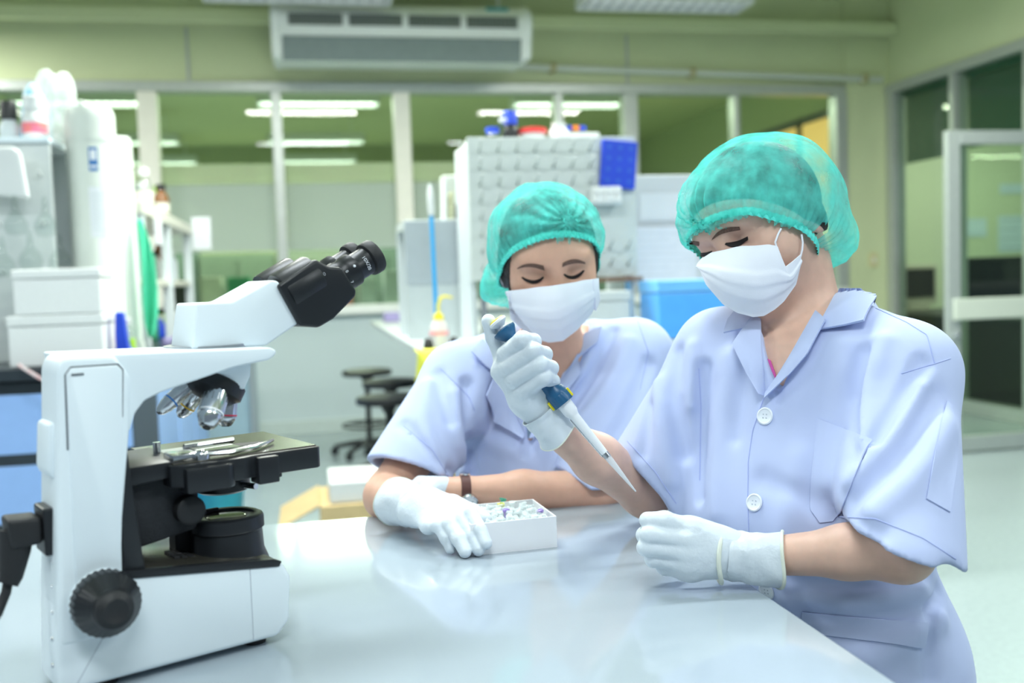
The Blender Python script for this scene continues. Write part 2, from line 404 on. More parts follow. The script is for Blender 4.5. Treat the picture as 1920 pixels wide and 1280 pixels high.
# rooms behind the glass
lab3 = {0: 'nearest', 1: 'middle', 2: 'farthest'}
for yi, y in enumerate((10.47, 13.2, 15.3)):
    for xi, x in enumerate((-2.1, 0.2, 2.83)):
        if (xi == 2 and yi > 0): continue
        fixture(x, y, 3.0, '%s fluorescent light seen through the %s panes of the back partition' % (lab3[yi], ('left', 'middle', 'right')[xi]), 'lights behind the glass partition', (68.0, 46.0, 44.0)[yi], (0.95, 1, 0.9))

# ================================================================ room shell
M_wall = mat('wall_paint_green', (0.66, 0.72, 0.46), 0.75, var=0.02, vscale=3, bump=0.02)
M_wall_low = mat('panel_pale_green', (0.51, 0.60, 0.62), 0.6, var=0.02, vscale=2)
M_ceil = mat('ceiling_paint', (0.68, 0.72, 0.46), 0.8, var=0.02)
M_floor = mat('floor_terrazzo', (0.33, 0.40, 0.41), 0.22, var=0.05, vscale=45, bump=0.01)
M_sill = mat('sill_white', (0.8, 0.83, 0.8), 0.4, var=0.02)
M_glass = thin_glass('clear_glass', (0.80, 0.88, 0.76))
M_frost = film('frosted_film', (0.66, 0.70, 0.70), 0.80, 0.6)
M_frost2 = film('frosted_band', (0.72, 0.78, 0.60), 0.58, 0.6)
M_base = mat('baseboard_grey', (0.50, 0.58, 0.56), 0.5, var=0.03)
M_cream = mat('mullion_cream', (0.82, 0.80, 0.72), 0.45, 0.1, var=0.02)
YB = 7.714; XR = 4.86; ZC = 3.36; ZW0, ZW1 = 0.97, 2.57
def struct(name, mb, m, parent=None, smooth=False):
    o = mb.build(name, m, parent, smooth); o['kind'] = 'structure'
    return o
def bx(lo, hi, bev=0.0): return MB().box(lo, hi, bev)
M_tile = mat('floor_joint', (0.48, 0.54, 0.46), 0.5)
struct('floor', bx((-5, -3, -0.1), (9.5, 16.5, 0)), M_floor)
struct('ceiling', bx((-5, -3, ZC), (9.5, 16.5, ZC+0.1)), M_ceil)
wb = struct('wall_back', bx((-5, YB, 0), (XR+0.1, YB+0.1, ZW0-0.07)), M_wall_low)
struct('wall_back_upper', bx((-5, YB, ZW1+0.07), (XR+0.1, YB+0.1, ZC)), M_wall)
struct('wall_back_pillar', bx((4.47, YB-0.03, 0), (XR+0.1, YB+0.12, ZC)), M_wall)
struct('baseboard_back', bx((-5, YB-0.02, 0), (4.5, YB, 0.11), 0.004), M_base)
struct('trim_1', bx((-5, YB-0.06, ZW0-0.07), (4.47, YB+0.11, ZW0), 0.006), M_sill)     # sill
struct('trim_2', bx((-5, YB-0.05, ZW1), (4.47, YB+0.11, ZW1+0.075), 0.006), M_alu)      # head frame
struct('trim_3', bx((-5, 7.52, 3.04), (XR, 7.62, 3.13), 0.01), M_wall)                  # beam under the ceiling
struct('trim_4', bx((-5, 6.2, ZC-0.14), (XR, 6.32, ZC), 0.01), M_wall)
m = MB(); m.cyl((1.66, 7.64, 2.765), (4.78, 7.64, 2.69), 0.026, n=12); pp = struct('trim_5', m, mat('conduit_grey', (0.62, 0.66, 0.6), 0.4), smooth=True)
for x in (1.95, 3.1, 4.62):
    m = MB(); z = 2.765-(x-1.66)*0.075/3.12; m.box((x-0.02, 7.6, z-0.034), (x+0.02, YB, z+0.034), 0.006); m.build('bracket', mat('brass_clip', (0.45, 0.42, 0.2), 0.5), pp)
for x in (-0.78, 2.58): struct('trim_joint', bx((x-0.012, YB-0.008, ZW1+0.08), (x+0.012, YB, 3.04)), M_alu)
# glazing bays: the mullions and the panes between them
mull = [(-4.9, 0.10, 1), (-3.0, 0.10, 0), (-1.077, 0.135, 1), (-0.165, 0.075, 0), (0.765, 0.125, 1), (2.0, 0.06, 0), (2.59, 0.115, 0), (3.497, 0.045, 0), (4.43, 0.10, 0)]
for i, (x, w, c) in enumerate(mull):
    struct('trim_%d' % (6+i), bx((x-w/2, YB-0.05, ZW0), (x+w/2, YB+0.09, ZW1), 0.006), M_cream if c else M_alu)
M_print = mat('frosted_lettering', (0.42, 0.47, 0.30), 0.6)
rnd = random.Random(3)
for i in range(len(mull)-1):
    x0 = mull[i][0]+mull[i][1]/2; x1 = mull[i+1][0]-mull[i+1][1]/2
    w = struct('window_%d' % (i+1), bx((x0, YB+0.03, ZW0), (x1, YB+0.036, ZW1)), M_glass)
    if i < 6:
        bx((x0+0.004, YB+0.022, 1.40), (x1-0.004, YB+0.024, 1.90)).build('frosted_film', M_frost, w)
        bx((x0+0.004, YB+0.022, 1.905), (x1-0.004, YB+0.024, 2.05)).build('frosted_band', M_frost2, w)
        if i in (2, 3, 4):   # two rows of small lettering, too blurred to read
            m = MB()
            for row, z in enumerate((2.0, 1.945)):
                x = x0+0.12+0.05*row
                while x < x1-0.12:
                    l = rnd.uniform(0.012, 0.03); m.box((x, YB+0.018, z-rnd.uniform(0.008, 0.014)), (x+l, YB+0.0215, z+rnd.uniform(0.008, 0.016))); x += l+rnd.choice((0.006, 0.006, 0.008, 0.03))
            m.build('lettering', M_print, w, kind='stuff')
# right-hand glazed partition, office behind it
struct('wall_right', bx((XR, -3, ZW1+0.06), (XR+0.1, YB, ZC)), M_wall)
struct('trim_20', bx((XR-0.03, 5.4, ZW1), (XR+0.1, YB-0.03, ZW1+0.075), 0.006), M_alu)
for i, (y, w) in enumerate(((7.62, 0.10), (6.80, 0.06), (6.0, 0.06), (5.42, 0.08))): struct('trim_%d' % (21+i), bx((XR-0.03, y-w/2, 0), (XR+0.09, y+w/2, ZW1), 0.005), M_alu)
for i, (a, b) in enumerate(((7.57, 6.83), (6.77, 6.03), (5.97, 5.46))):
    w = struct('window_%d' % (20+i), bx((XR+0.02, b, 0.1), (XR+0.026, a, ZW1)), thin_glass('office_glass', (0.86, 0.93, 0.86)))
    struct('trim_%d' % (30+i), bx((XR-0.02, b-0.03, 0), (XR+0.08, a+0.03, 0.1), 0.004), M_alu)
M_blind = mat('blind_dark_green', (0.035, 0.11, 0.085), 0.5, var=0.1)
for k, (a, b) in enumerate(((7.57, 6.83), (6.77, 5.46))):
    t = thing('roller_blind', ('dark green slatted blind in the upper glass next to the corner pillar', 'dark green slatted blind in the upper glass above the open glass door')[k], 'blind', (XR+0.09, (a+b)/2, ZW1-0.02), group='green office blinds')
    bx((-0.02, -(a-b)/2, -0.02), (0.03, (a-b)/2, 0.03), 0.004).build('headrail', M_blind, t)
    mm = MB()
    for q in range(22):
        z = -0.035-q*0.025*(1.0 if k == 0 else 0.96); mm.prism([(-0.008, z-0.012), (0.008, z+0.012), (0.010, z+0.011), (-0.006, z-0.013)], -(a-b)/2+0.01, (a-b)/2-0.01)
    sl = mm.build('slats', M_blind, t, kind='stuff')
M_office = mat('office_wall', (0.60, 0.66, 0.46), 0.8, var=0.02)
struct('wall_office', bx((5.62, 9.2, 0), (9.5, 9.3, ZC)), M_office)
struct('wall_far', bx((-5, 16.4, 0), (9.5, 16.5, ZC)), mat('far_wall', (0.50, 0.54, 0.36), 0.8, var=0.05, vscale=2))
fixture(6.3, 7.6, 3.0, 'fluorescent light in the office behind the green blinds', 'lights behind the glass partition', 54.0, (0.95, 1, 0.9))
struct('wall_far_side', bx((5.62, 9.3, 0), (5.7, 16.4, ZC)), mat('side_wall', (0.60, 0.66, 0.42), 0.8, var=0.03))
# warm lit window in the far side wall
t = MB(); t.box((5.60, 9.6, 1.2), (5.615, 11.6, 2.76)); ow = struct('window_30', t, mat('warm_lit_pane', (0.75, 0.5, 0.2), 0.5, emit=(1.0, 0.62, 0.22), estr=0.75))
for y in (9.57, 10.6, 11.62): bx((5.57, y-0.04, 1.15), (5.62, y+0.04, 2.82)).build('window_frame', mat('dark_alu', (0.2, 0.22, 0.2), 0.4, 0.3), ow)
bx((5.57, 9.5, 2.76), (5.62, 11.7, 2.84)).build('window_frame', MATS['dark_alu'], ow)
# open glass door standing out into the room
dr = MB(); dY = 5.24
M_dalu = mat('door_alu', (0.47, 0.52, 0.50), 0.35, 0.4, var=0.03)
dd = thing('door_1', None, None, (3.70, dY, 0)); dd['kind'] = 'structure'
bx((0, 0, 0.01), (0.085, 0.045, 1.91), 0.004).build('stile', M_dalu, dd); bx((1.05, 0, 0.01), (1.14, 0.045, 1.91), 0.004).build('stile', M_dalu, dd)
bx((0.085, 0, 1.83), (1.05, 0.045, 1.91), 0.004).build('top_rail', M_dalu, dd); bx((0.085, 0, 0.01), (1.05, 0.045, 0.10), 0.004).build('bottom_rail', M_dalu, dd)
bx((0.03, -0.02, 0.80), (1.1, 0.0, 0.925), 0.006).build('push_bar', mat('push_bar_pale', (0.70, 0.76, 0.66), 0.35, 0.2), dd)
m = MB(); m.lathe([(0.012, 0), (0.02, 0.006), (0.018, 0.02), (0.0, 0.022)], (0.045, 0.0, 0.71), (0.045, -1, 0.71), 16); m.build('lock', M_louv, dd, True)
bx((0.085, 0.02, 0.10), (1.05, 0.026, 1.83)).build('pane', thin_glass('door_glass', (0.92, 0.97, 0.92)), dd)
# light switch on the pillar
sw = thing('light_switch', 'small cream light switch on the corner pillar', 'switch', HY(1637, 487, YB-0.03)); bx((-0.04, -0.012, -0.06), (0.04, 0, 0.06), 0.004).build('plate', mat('switch_cream', (0.68, 0.62, 0.35), 0.5), sw); bx((-0.012, -0.02, -0.02), (0.012, -0.012, 0.02), 0.002).build('rocker', M_sill, sw)
# split air conditioner under the ceiling
ac = thing('air_conditioner', 'long white ceiling-hung air conditioner above the glass partition', 'air conditioner', (0.74, 6.98, 2.66))
L = 0.875
M_ac = mat('ac_white', (0.82, 0.86, 0.84), 0.4, var=0.02); M_acd = mat('ac_grey_grille', (0.20, 0.25, 0.25), 0.4, var=0.05)
MB().prism([(0.06, 0.0), (0.62, 0.06), (0.62, 0.40), (0.10, 0.40), (0.0, 0.34), (-0.02, 0.28), (0.0, 0.20), (0.02, 0.16)], -L+0.03, L-0.03, 0.012, axis='x').build('casing', M_ac, ac, True)
for s in (-1, 1): MB().prism([(0.05, 0.02), (0.62, 0.05), (0.62, 0.41), (0.10, 0.41), (-0.01, 0.35), (-0.035, 0.28), (-0.01, 0.19), (0.01, 0.15)], s*(L-0.05), s*(L+0.03), 0.03, 3, axis='x').build('end_cap', M_ac, ac, True)
MB().prism([(0.045, -0.003), (0.008, 0.158), (0.018, 0.16), (0.055, 0.0)], -L+0.045, L-0.055, 0, axis='x').build('air_flap', M_acd, ac)
for i in range(4):
    x0 = -L+0.09+i*0.405; g = bx((x0, -0.03, 0.225), (x0+0.36, -0.008, 0.30), 0.004).build('grille', mat('grille_dark', (0.12, 0.12, 0.09), 0.6), ac)
    for q in range(4): bx((x0, -0.036, 0.232+q*0.018), (x0+0.36, -0.029, 0.238+q*0.018)).build('slat', M_acd, g)
    for q in range(12): bx((x0+0.02+q*0.029, -0.038, 0.227), (x0+0.024+q*0.029, -0.030, 0.298)).build('slat', M_acd, g)
bx((L-0.30, 0.01, 0.348), (L-0.14, 0.02, 0.372)).build('badge', mat('teal_badge', (0.1, 0.42, 0.45), 0.4), ac)
for x in (-0.7, 0.72): m = MB(); m.cyl((x, 0.3, 0.39), (x, 0.3, ZC-2.66), 0.012, n=8); m.build('hanger', M_fixt, ac)

# ================================================================ background furniture and clutter
M_black = mat('black_plastic', (0.018, 0.02, 0.022), 0.45, var=0.1); M_bluecab = mat('cabinet_blue', (0.30, 0.48, 0.84), 0.4, var=0.02)
M_white = mat('white_plastic', (0.68, 0.71, 0.71), 0.4, var=0.01); M_foam = mat('styrofoam', (0.76, 0.78, 0.77), 0.8, var=0.02, vscale=120, bump=0.05, bscale=300)
M_topblack = mat('worktop_black', (0.03, 0.04, 0.05), 0.3, var=0.1); M_greyp = mat('grey_panel', (0.58, 0.64, 0.66), 0.5, var=0.03, vscale=8)
M_marb = mat('marbled_panel', (0.52, 0.57, 0.57), 0.45, col2=(0.64, 0.68, 0.67), vscale=9)
M_washer = mat('polyethylene_white', (0.62, 0.67, 0.62), 0.45, var=0.02, sss=0.0)
M_blue = mat('royal_blue', (0.02, 0.07, 0.62), 0.4, var=0.05); M_paper = mat('paper_white', (0.72, 0.75, 0.79), 0.7, var=0.01)
M_ink = mat('print_ink', (0.35, 0.4, 0.45), 0.7); M_red = mat('red_plastic', (0.75, 0.05, 0.05), 0.4); M_orange = mat('orange_plastic', (0.9, 0.25, 0.03), 0.4)
M_clear = thin_glass('clear_plastic', (0.90, 0.93, 0.92)); M_amber = mat('amber_glass', (0.25, 0.10, 0.02), 0.15, trans=0.3)
M_teal = mat('teal_plastic', (0.03, 0.33, 0.42), 0.4, var=0.05); M_steel = mat('steel', (0.6, 0.62, 0.62), 0.25, 0.9); M_bench = mat('bench_laminate', (0.56, 0.61, 0.61), 0.35, var=0.02)
M_shelf = mat('shelf_laminate', (0.66, 0.66, 0.58), 0.5, var=0.04); M_card = mat('cardboard', (0.62, 0.47, 0.24), 0.8, var=0.06, vscale=12); M_yel = mat('yellow_cloth', (0.78, 0.78, 0.10), 0.85, var=0.06, bump=0.1)
M_green = mat('green_cloth', (0.10, 0.72, 0.45), 0.7, var=0.06, vscale=10); M_dgreen = mat('dark_green', (0.05, 0.3, 0.16), 0.5); M_lime = mat('lime', (0.4, 0.7, 0.05), 0.5)
M_purple = mat('muted_purple', (0.28, 0.25, 0.45), 0.5); M_brown = mat('brown_wood', (0.20, 0.12, 0.08), 0.5)

def bottle(label, loc, r, h, body, capm, neck=0.45, caph=None, group=None, band=None, cat='bottle', name='reagent_bottle'):
    t = thing(name, label, cat, loc, group=group); ch = caph or h*0.16; hb = h-ch
    m = MB(); m.lathe([(r*0.9, 0), (r, h*0.03), (r, hb*0.68), (r*0.85, hb*0.80), (r*neck, hb*0.92), (r*neck, hb)], n=20); m.build('body', body, t, True)
    m = MB(); m.lathe([(r*(neck+0.12), 0), (r*(neck+0.12), ch*0.9), (r*neck, ch)], (0, 0, hb-0.002), (0, 0, 9), 20); m.build('cap', capm, t, True)
    if band:
        m = MB(); m.lathe([(r*1.012, 0), (r*1.012, hb*0.33)], (0, 0, hb*0.22), (0, 0, 9), 20); m.build('label_band', band, t, True)
    return t
def carton(name, label, lo, hi, m, lid=None, group=None, cat='box'):
    lo = V(*lo); hi = V(*hi); c = (lo+hi)/2; c[2] = lo[2]; t = thing(name, label, cat, c, group=group)
    zs = hi[2]-lo[2]; d = (hi-lo)/2; lz = zs*(0.78 if lid else 1)
    bx((-d[0], -d[1], 0), (d[0], d[1], lz), 0.005).build('body', m, t)
    if lid: bx((-d[0]-0.004, -d[1]-0.004, lz+0.002), (d[0]+0.004, d[1]+0.004, zs), 0.006).build('lid', lid, t)
    return t
# --- left island bench with drawers
def drawer_unit(x0, x1, label):
    t = thing('drawer_unit', label, 'cabinet', ((x0+x1)/2, 3.66, 0), group='blue drawer units'); w = (x1-x0)/2
    bx((-w, 0.02, 0.06), (w, 0.6, 0.84), 0.003).build('body', mat('carcass_dark', (0.05, 0.07, 0.10), 0.5), t)
    bx((-w, 0.06, 0), (w, 0.6, 0.06)).build('plinth', M_black, t)
    for z0, z1 in ((0.08, 0.30), (0.345, 0.545), (0.585, 0.79)):
        d = bx((-w+0.004, -0.002, z0), (w-0.004, 0.02, z1), 0.003).build('drawer', M_bluecab, t)
        bx((-w+0.004, 0.0, z1), (w-0.004, 0.018, z1+0.042), 0.003).build('handle', M_topblack, d)
    return t
drawer_unit(-1.92, -1.26, 'blue drawer unit at the far left edge under the black worktop'); drawer_unit(-1.25, -0.62, 'blue drawer unit under the white foam boxes, behind the microscope')
w = thing('worktop', 'black worktop of the left island bench under the foam boxes', 'worktop', (-1.27, 5.0, 0.84)); bx((-0.66, -1.38, 0), (0.66, 1.4, 0.04), 0.004).build('top', M_topblack, w)
b = thing('bench_cabinet', 'pale cabinet run below the left island worktop', 'cabinet', (-1.27, 5.35, 0)); bx((-0.62, -1.05, 0), (0.62, 1.0, 0.838)).build('body', M_bench, b)
for i in range(3): bx((0.622, -1.0+i*0.66, 0.08), (0.64, -0.38+i*0.66, 0.80), 0.004).build('door', M_bluecab, b)
carton('foam_box', 'white foam box at the bottom of the stack on the left bench', (-1.01, 3.68, 0.882), (-0.705, 3.93, 1.058), M_foam, M_foam, 'stacked foam boxes')
carton('foam_box', 'white foam box on top of the stack on the left bench', (-0.985, 3.68, 1.060), (-0.705, 3.92, 1.216), M_foam, M_foam, 'stacked foam boxes')
# marbled end panel of the shelving with hung trays and glassware
p = thing('shelf_unit', 'shelf unit with a grey marbled end board left of the white cylinders', 'shelf', (-1.25, 4.02, 0.88)); bx((-0.42, -0.012, 0), (0.335, 0.012, 0.81), 0.004).build('end_board', M_marb, p)
for i in range(5):
    for j in range(4):
        mm = MB(); mm.cyl((-0.3+i*0.15, -0.012, 0.15+j*0.18), (-0.3+i*0.15, -0.05, 0.165+j*0.18), 0.005, n=8); mm.build('peg', M_white, p, True)
bx((-0.42, -0.03, 0.81), (0.34, 0.40, 0.83), 0.003).build('top_board', mat('shelf_pale_blue', (0.70, 0.80, 0.86), 0.4), p); bx((-0.42, 0.36, 0), (0.33, 0.38, 0.81)).build('back_board', M_greyp, p)
t = thing('plastic_tray', 'white plastic tray hung on the marbled panel', 'tray', HY(20, 330, 3.99)+V(0, -0.05, 0)); MB().prism([(-0.11, -0.07), (0.075, -0.09), (0.055, 0.08), (0.03, 0.1), (-0.09, 0.1)], -0.02, 0.01, 0.012).build('tray', M_white, t)
for i, (px, py) in enumerate(((28, 392), (84, 395), (56, 458), (112, 462), (4, 470))):
    q = HY(px, py, 3.9); t = thing('glass_flask', 'clear glass flask hanging on the marbled panel, %s' % ('under the white tray', 'beside the white cylinder', 'above the foam boxes', 'lowest on the right', 'at the left picture edge')[i], 'flask', q+V(0, 0.0, -0.05), group='flasks on the marbled panel')
    m = MB(); m.lathe([(0.006, 0.10), (0.011, 0.07), (0.012, 0.045), (0.036, 0.01), (0.042, -0.015), (0.03, -0.04), (0.0, -0.045)], (0, 0, 0.0), (0, 0, 1), 20); m.build('glass', M_clear, t, True)
# white pipette washers
def washer(label, x, y, r, h, lab):
    t = thing('pipette_washer', label, 'cylinder', (x, y, 0.88), group='white pipette washers')
    m = MB(); m.lathe([(r*1.12, 0), (r*1.12, 0.03), (r, 0.05), (r, h-0.04), (r*0.98, h-0.02), (r*0.9, h)], n=40); m.build('jar', M_washer, t, True)
    m = MB(); m.lathe([(r*1.02, 0), (r*1.02, 0.016)], (0, 0, h-0.13), (0, 0, 9), 40); m.build('rim', M_washer, t, True)
    if lab:
        def decal(nm, a0, a1, z0, z1, mt, rr=1.004):
            vs = []; fs = []
            for i in range(9):
                a = math.radians(a0+(a1-a0)*i/8)
                for z in (z0, z1): vs.append((r*rr*math.sin(a), -r*rr*math.cos(a), z))
            for i in range(8): fs.append((2*i, 2*i+2, 2*i+3, 2*i+1))
            return mesh(nm, vs, fs, mt, t, True)
        decal('blue_label', 4, 24, 0.71, 0.80, mat('label_blue', (0.02, 0.16, 0.45), 0.5))
        d = decal('emblem', 7, 21, 0.752, 0.79, M_paper, 1.007); decal('emblem', 6, 22, 0.722, 0.732, M_paper, 1.007)
        decal('paper_label', 0, 38, 0.46, 0.65, M_paper)
        for i in range(9): decal('print_line', 4, 34-(i*7) % 9, 0.485+i*0.017, 0.490+i*0.017, mat('pale_ink', (0.6, 0.66, 0.68), 0.7), 1.007)
    return t
washer('tall white cylinder with a blue label and a paper label on the left bench', -0.795, 4.14, 0.092, 0.955, True)
washer('slimmer white cylinder half hidden behind the labelled white cylinder', -0.745, 4.33, 0.070, 0.875, False)
# clutter on the shelf top, left edge
q = HY(18, 240, 4.1); bottle('black pump bottle at the far left on the shelf top', (q[0], 4.1, 1.71), 0.035, 0.15, M_greyp, M_black, 0.7, 0.07)
q = HY(65, 240, 4.1); bottle('white bottle with a pink and orange label on the left shelf top', (q[0], 4.1, 1.71), 0.045, 0.17, M_white, M_white, 0.7, 0.05, band=mat('pink_orange', (0.8, 0.22, 0.12), 0.5, col2=(0.85, 0.2, 0.4), vscale=25))
def blob(name, label, cat, c, rad, m, amp=0.25, seed=1, axes=None):
    r_ = np.random.RandomState(seed); k = r_.normal(size=(6, 3)); ph = r_.uniform(0, 6, 6); vs = []; fs = []; N, Mn = 22, 14
    for j in range(Mn+1):
        th = math.pi*j/Mn
        for i in range(N):
            a = 2*math.pi*i/N; d = V(math.sin(th)*math.cos(a), math.sin(th)*math.sin(a), math.cos(th)); s = 1+amp*sum(math.sin(2.2*float(k[q]@d)+ph[q]) for q in range(6))/3
            p_ = d*rad*s; p_[2] = max(p_[2], -rad[2]*0.8); vs.append(p_)
    for j in range(Mn):
        for i in range(N): fs.append((j*N+i, j*N+(i+1) % N, (j+1)*N+(i+1) % N, (j+1)*N+i))
    t = thing(name, label, cat, (c[0], c[1], c[2])); mesh('bag', np.array(vs)+V(0, 0, rad[2]*0.8), fs, m, t, True); return t
q = HY(60, 170, 4.25); blob('plastic_bag', 'blue and clear plastic bag behind the bottles on the left shelf top', 'bag', (q[0]-0.01, 4.32, 1.71), V(0.06, 0.04, 0.14), mat('bag_blue', (0.05, 0.45, 0.70), 0.3, col2=(0.6, 0.72, 0.78), vscale=14), seed=4)
q = HY(98, 170, 4.2); blob('plastic_bag', 'crumpled clear plastic bag at the top left', 'bag', (q[0]+0.005, 4.22, 1.71), V(0.065, 0.04, 0.15), film('bag_clear', (0.80, 0.86, 0.84), 0.35, 0.4, nscale=25, op2=0.8), amp=0.45, seed=9)
q = HY(128, 200, 4.15); carton('plastic_jug', 'white plastic jug on the shelf top above the labelled cylinder', (q[0]-0.03, 4.30, 1.71), (q[0]+0.03, 4.38, 1.90), M_washer, None, cat='jug')
# blue stand and small bottles by the foam boxes
q = HY(235, 650, 3.80); t = thing('blue_stand', 'bright blue plastic stand beside the foam boxes', 'stand', (q[0], 3.80, 0.882)); MB().prism([(-0.03, 0), (0.05, 0), (0.012, 0.05), (0.0, 0.175), (-0.026, 0.175), (-0.03, 0.1)], -0.02, 0.03, 0.004).build('stand', M_blue, t)
q = HY(205, 650, 3.9); bottle('small clear bottle with red print next to the foam boxes', (-0.672, 3.9, 0.882), 0.022, 0.10, M_clear, M_red, band=M_red); q = HY(213, 630, 4.0); bottle('small clear bottle with green print behind the foam boxes', (-0.672, 3.99, 0.882), 0.024, 0.15, M_clear, M_white, band=M_lime)
q = HY(45, 690, 3.64); t = thing('tie_cord', 'red and white cord hanging from the foam boxes over the bench edge', 'cord', (q[0], 3.60, 0.88)); m = MB(); m.tube([(-0.02, 0.06, 0.012), (0.0, 0.0, 0.012), (0.06, -0.012, -0.03), (0.12, -0.012, -0.06), (0.16, -0.012, -0.09)], 0.006, 8); m.build('cord', mat('cord_pink', (0.75, 0.4, 0.42), 0.8, col2=(0.85, 0.8, 0.78), vscale=60), t, True)
# reagent shelf over the island
SX = -0.66; sh = thing('reagent_shelf', 'two-tier reagent shelf running back along the left island', 'shelf', (SX-0.17, 5.3, 0.88))
bx((-0.17, -0.86, 0.575), (0.17, 0.97, 0.63), 0.004).build('top_board', M_shelf, sh); bx((-0.16, -0.86, 0.27), (0.15, 0.95, 0.30), 0.003).build('board', M_shelf, sh)
for y in (-0.82, 0.0, 0.93): bx((0.12, y-0.03, 0), (0.165, y+0.03, 0.575), 0.003).build('post', M_greyp, sh); bx((-0.165, y-0.03, 0), (-0.12, y+0.03, 0.575), 0.003).build('post', M_greyp, sh)
bx((0.165, -0.55, 0.46), (0.18, -0.40, 0.575)).build('name_plate', M_paper, sh)
rb = random.Random(5); caps = [M_orange, M_blue, M_white, M_white, M_black, M_lime]
nm = ['orange-capped', 'blue-capped', 'first white-capped', 'second white-capped', 'black-capped', 'lime-capped']
for i in range(6):
    y = 4.52+i*0.29; bottle('%s glass bottle on the top board of the reagent shelf' % nm[i], (SX-0.09-0.05*(i % 2), y, 1.512), 0.042, 0.17+0.02*(i % 3), M_clear if i != 4 else M_amber, caps[i], 0.5, group='bottles on the reagent shelf top', band=(M_white if i % 2 else M_shelf))
cols = [('orange', M_orange), ('lime green', M_lime), ('purple', M_purple), ('dark green', M_dgreen), ('white', M_white), ('brown', M_amber), ('blue', M_blue), ('grey', M_greyp)]
for i in range(8):
    c = cols[i]; y = 4.55+i*0.21; bottle('%s bottle standing on the lower board of the reagent shelf' % c[0], (SX-0.10, y, 1.182), 0.036, 0.15+0.03*((i*3) % 4), c[1], M_white if i % 2 else M_black, 0.5, group='bottles on the lower shelf board')
for i in range(7):
    c = cols[(i*3+2) % 8]; y = 4.5+i*0.25; bottle('%s jar on the worktop under the reagent shelf' % c[0], (SX-0.12, y, 0.882), 0.04, 0.12+0.03*((i*5) % 4), c[1], M_black if i % 2 else M_white, 0.75, group='jars under the reagent shelf', cat='jar', name='reagent_jar')
for i in range(3):
    carton('folder_stack', 'purple and white stack of folders on the left worktop, %s' % ('nearest the green cloth', 'middle one', 'farthest one')[i], (-0.64, 4.62+i*0.42, 0.882), (-0.615, 4.85+i*0.42, 0.915), M_purple if i % 2 == 0 else M_paper, cat='folders', group='folder stacks')
def sheet(name, label, cat, c, w, h, m, rz=0, rx=0, lines=0, tint=None):
    t = thing(name, label, cat, c, rz); bx((-w/2, -0.001, -h/2), (w/2, 0.001, h/2)).build('sheet', m, t)
    for i in range(lines):
        z = h*0.38-i*h*0.76/max(lines-1, 1); bx((-w*0.4, -0.0016, z-h*0.012), (w*(0.4-0.1*((i*7) % 4)), -0.001, z+h*0.012)).build('print_line', tint or M_ink, t)
    return t
pq = HY(378, 437, 6.2); sheet('paper_sheet', 'white paper hanging at the far end of the reagent shelf', 'paper', pq, 0.11, 0.19, M_paper, -0.15)
# green cloth hanging from the shelf
vs = []; fs = []; N, K = 30, 14
L0 = [HY(258, 412, 4.28), HY(262, 470, 4.28), HY(266, 560, 4.28), HY(272, 605, 4.28), HY(280, 632, 4.28)]; R0_ = [HY(264, 412, 4.28), HY(280, 455, 4.28), HY(297, 540, 4.28), HY(297, 590, 4.28), HY(288, 632, 4.28)]
La, Ra = resample([(p_[0], p_[2]) for p_ in L0], N), resample([(p_[0], p_[2]) for p_ in R0_], N)
for i in range(N):
    for j in range(K):
        s = j/(K-1); a = La[i]*(1-s)+Ra[i]*s; vs.append((a[0], 4.28+0.018*math.sin(s*9+i*0.15)*(0.4+i/N), a[1]))
for i in range(N-1):
    for j in range(K-1): fs.append((i*K+j, i*K+j+1, (i+1)*K+j+1, (i+1)*K+j))
t = thing('green_cloth', 'bright green cloth hanging from the reagent shelf', 'cloth', HY(262, 412, 4.28)); o = mesh('cloth', vs, fs, M_green, t, True, True); md = o.modifiers.new('solidify', 'SOLIDIFY'); md.thickness = 0.004
# --- cabinet at the back wall with a hose
cb = thing('equipment_cabinet', 'grey-blue equipment cabinet by the back wall, seen below the microscope arm', 'cabinet', (-0.70, 6.5, 0))
bx((-0.33, 0, 0.02), (0.33, 0.6, 0.84), 0.01).build('body', mat('cabinet_grey_blue', (0.30, 0.43, 0.50), 0.35, var=0.04), cb); bx((-0.35, -0.02, 0), (-0.31, 0.02, 0.86), 0.004).build('post', mat('post_grey', (0.30, 0.35, 0.37), 0.4, 0.2), cb); bx((0.31, -0.02, 0), (0.35, 0.02, 0.86), 0.004).build('post', MATS['post_grey'], cb)
m = MB(); m.tube([(-0.2+0.12*math.cos(a), -0.02, 0.42+0.14*math.sin(a)) for a in np.linspace(0, 2*math.pi, 30)[:-1]], 0.012, 8, True); m.build('hose', M_greyp, cb, True)
bn = thing('waste_bin', 'teal blue waste bin on the floor, half hidden by the microscope', 'bin', (-0.46, 4.95, 0)); m = MB(); m.lathe([(0.10, 0), (0.125, 0.23), (0.132, 0.235), (0.132, 0.25), (0.12, 0.25), (0.095, 0.02)], n=28); m.build('bucket', M_teal, bn, True)
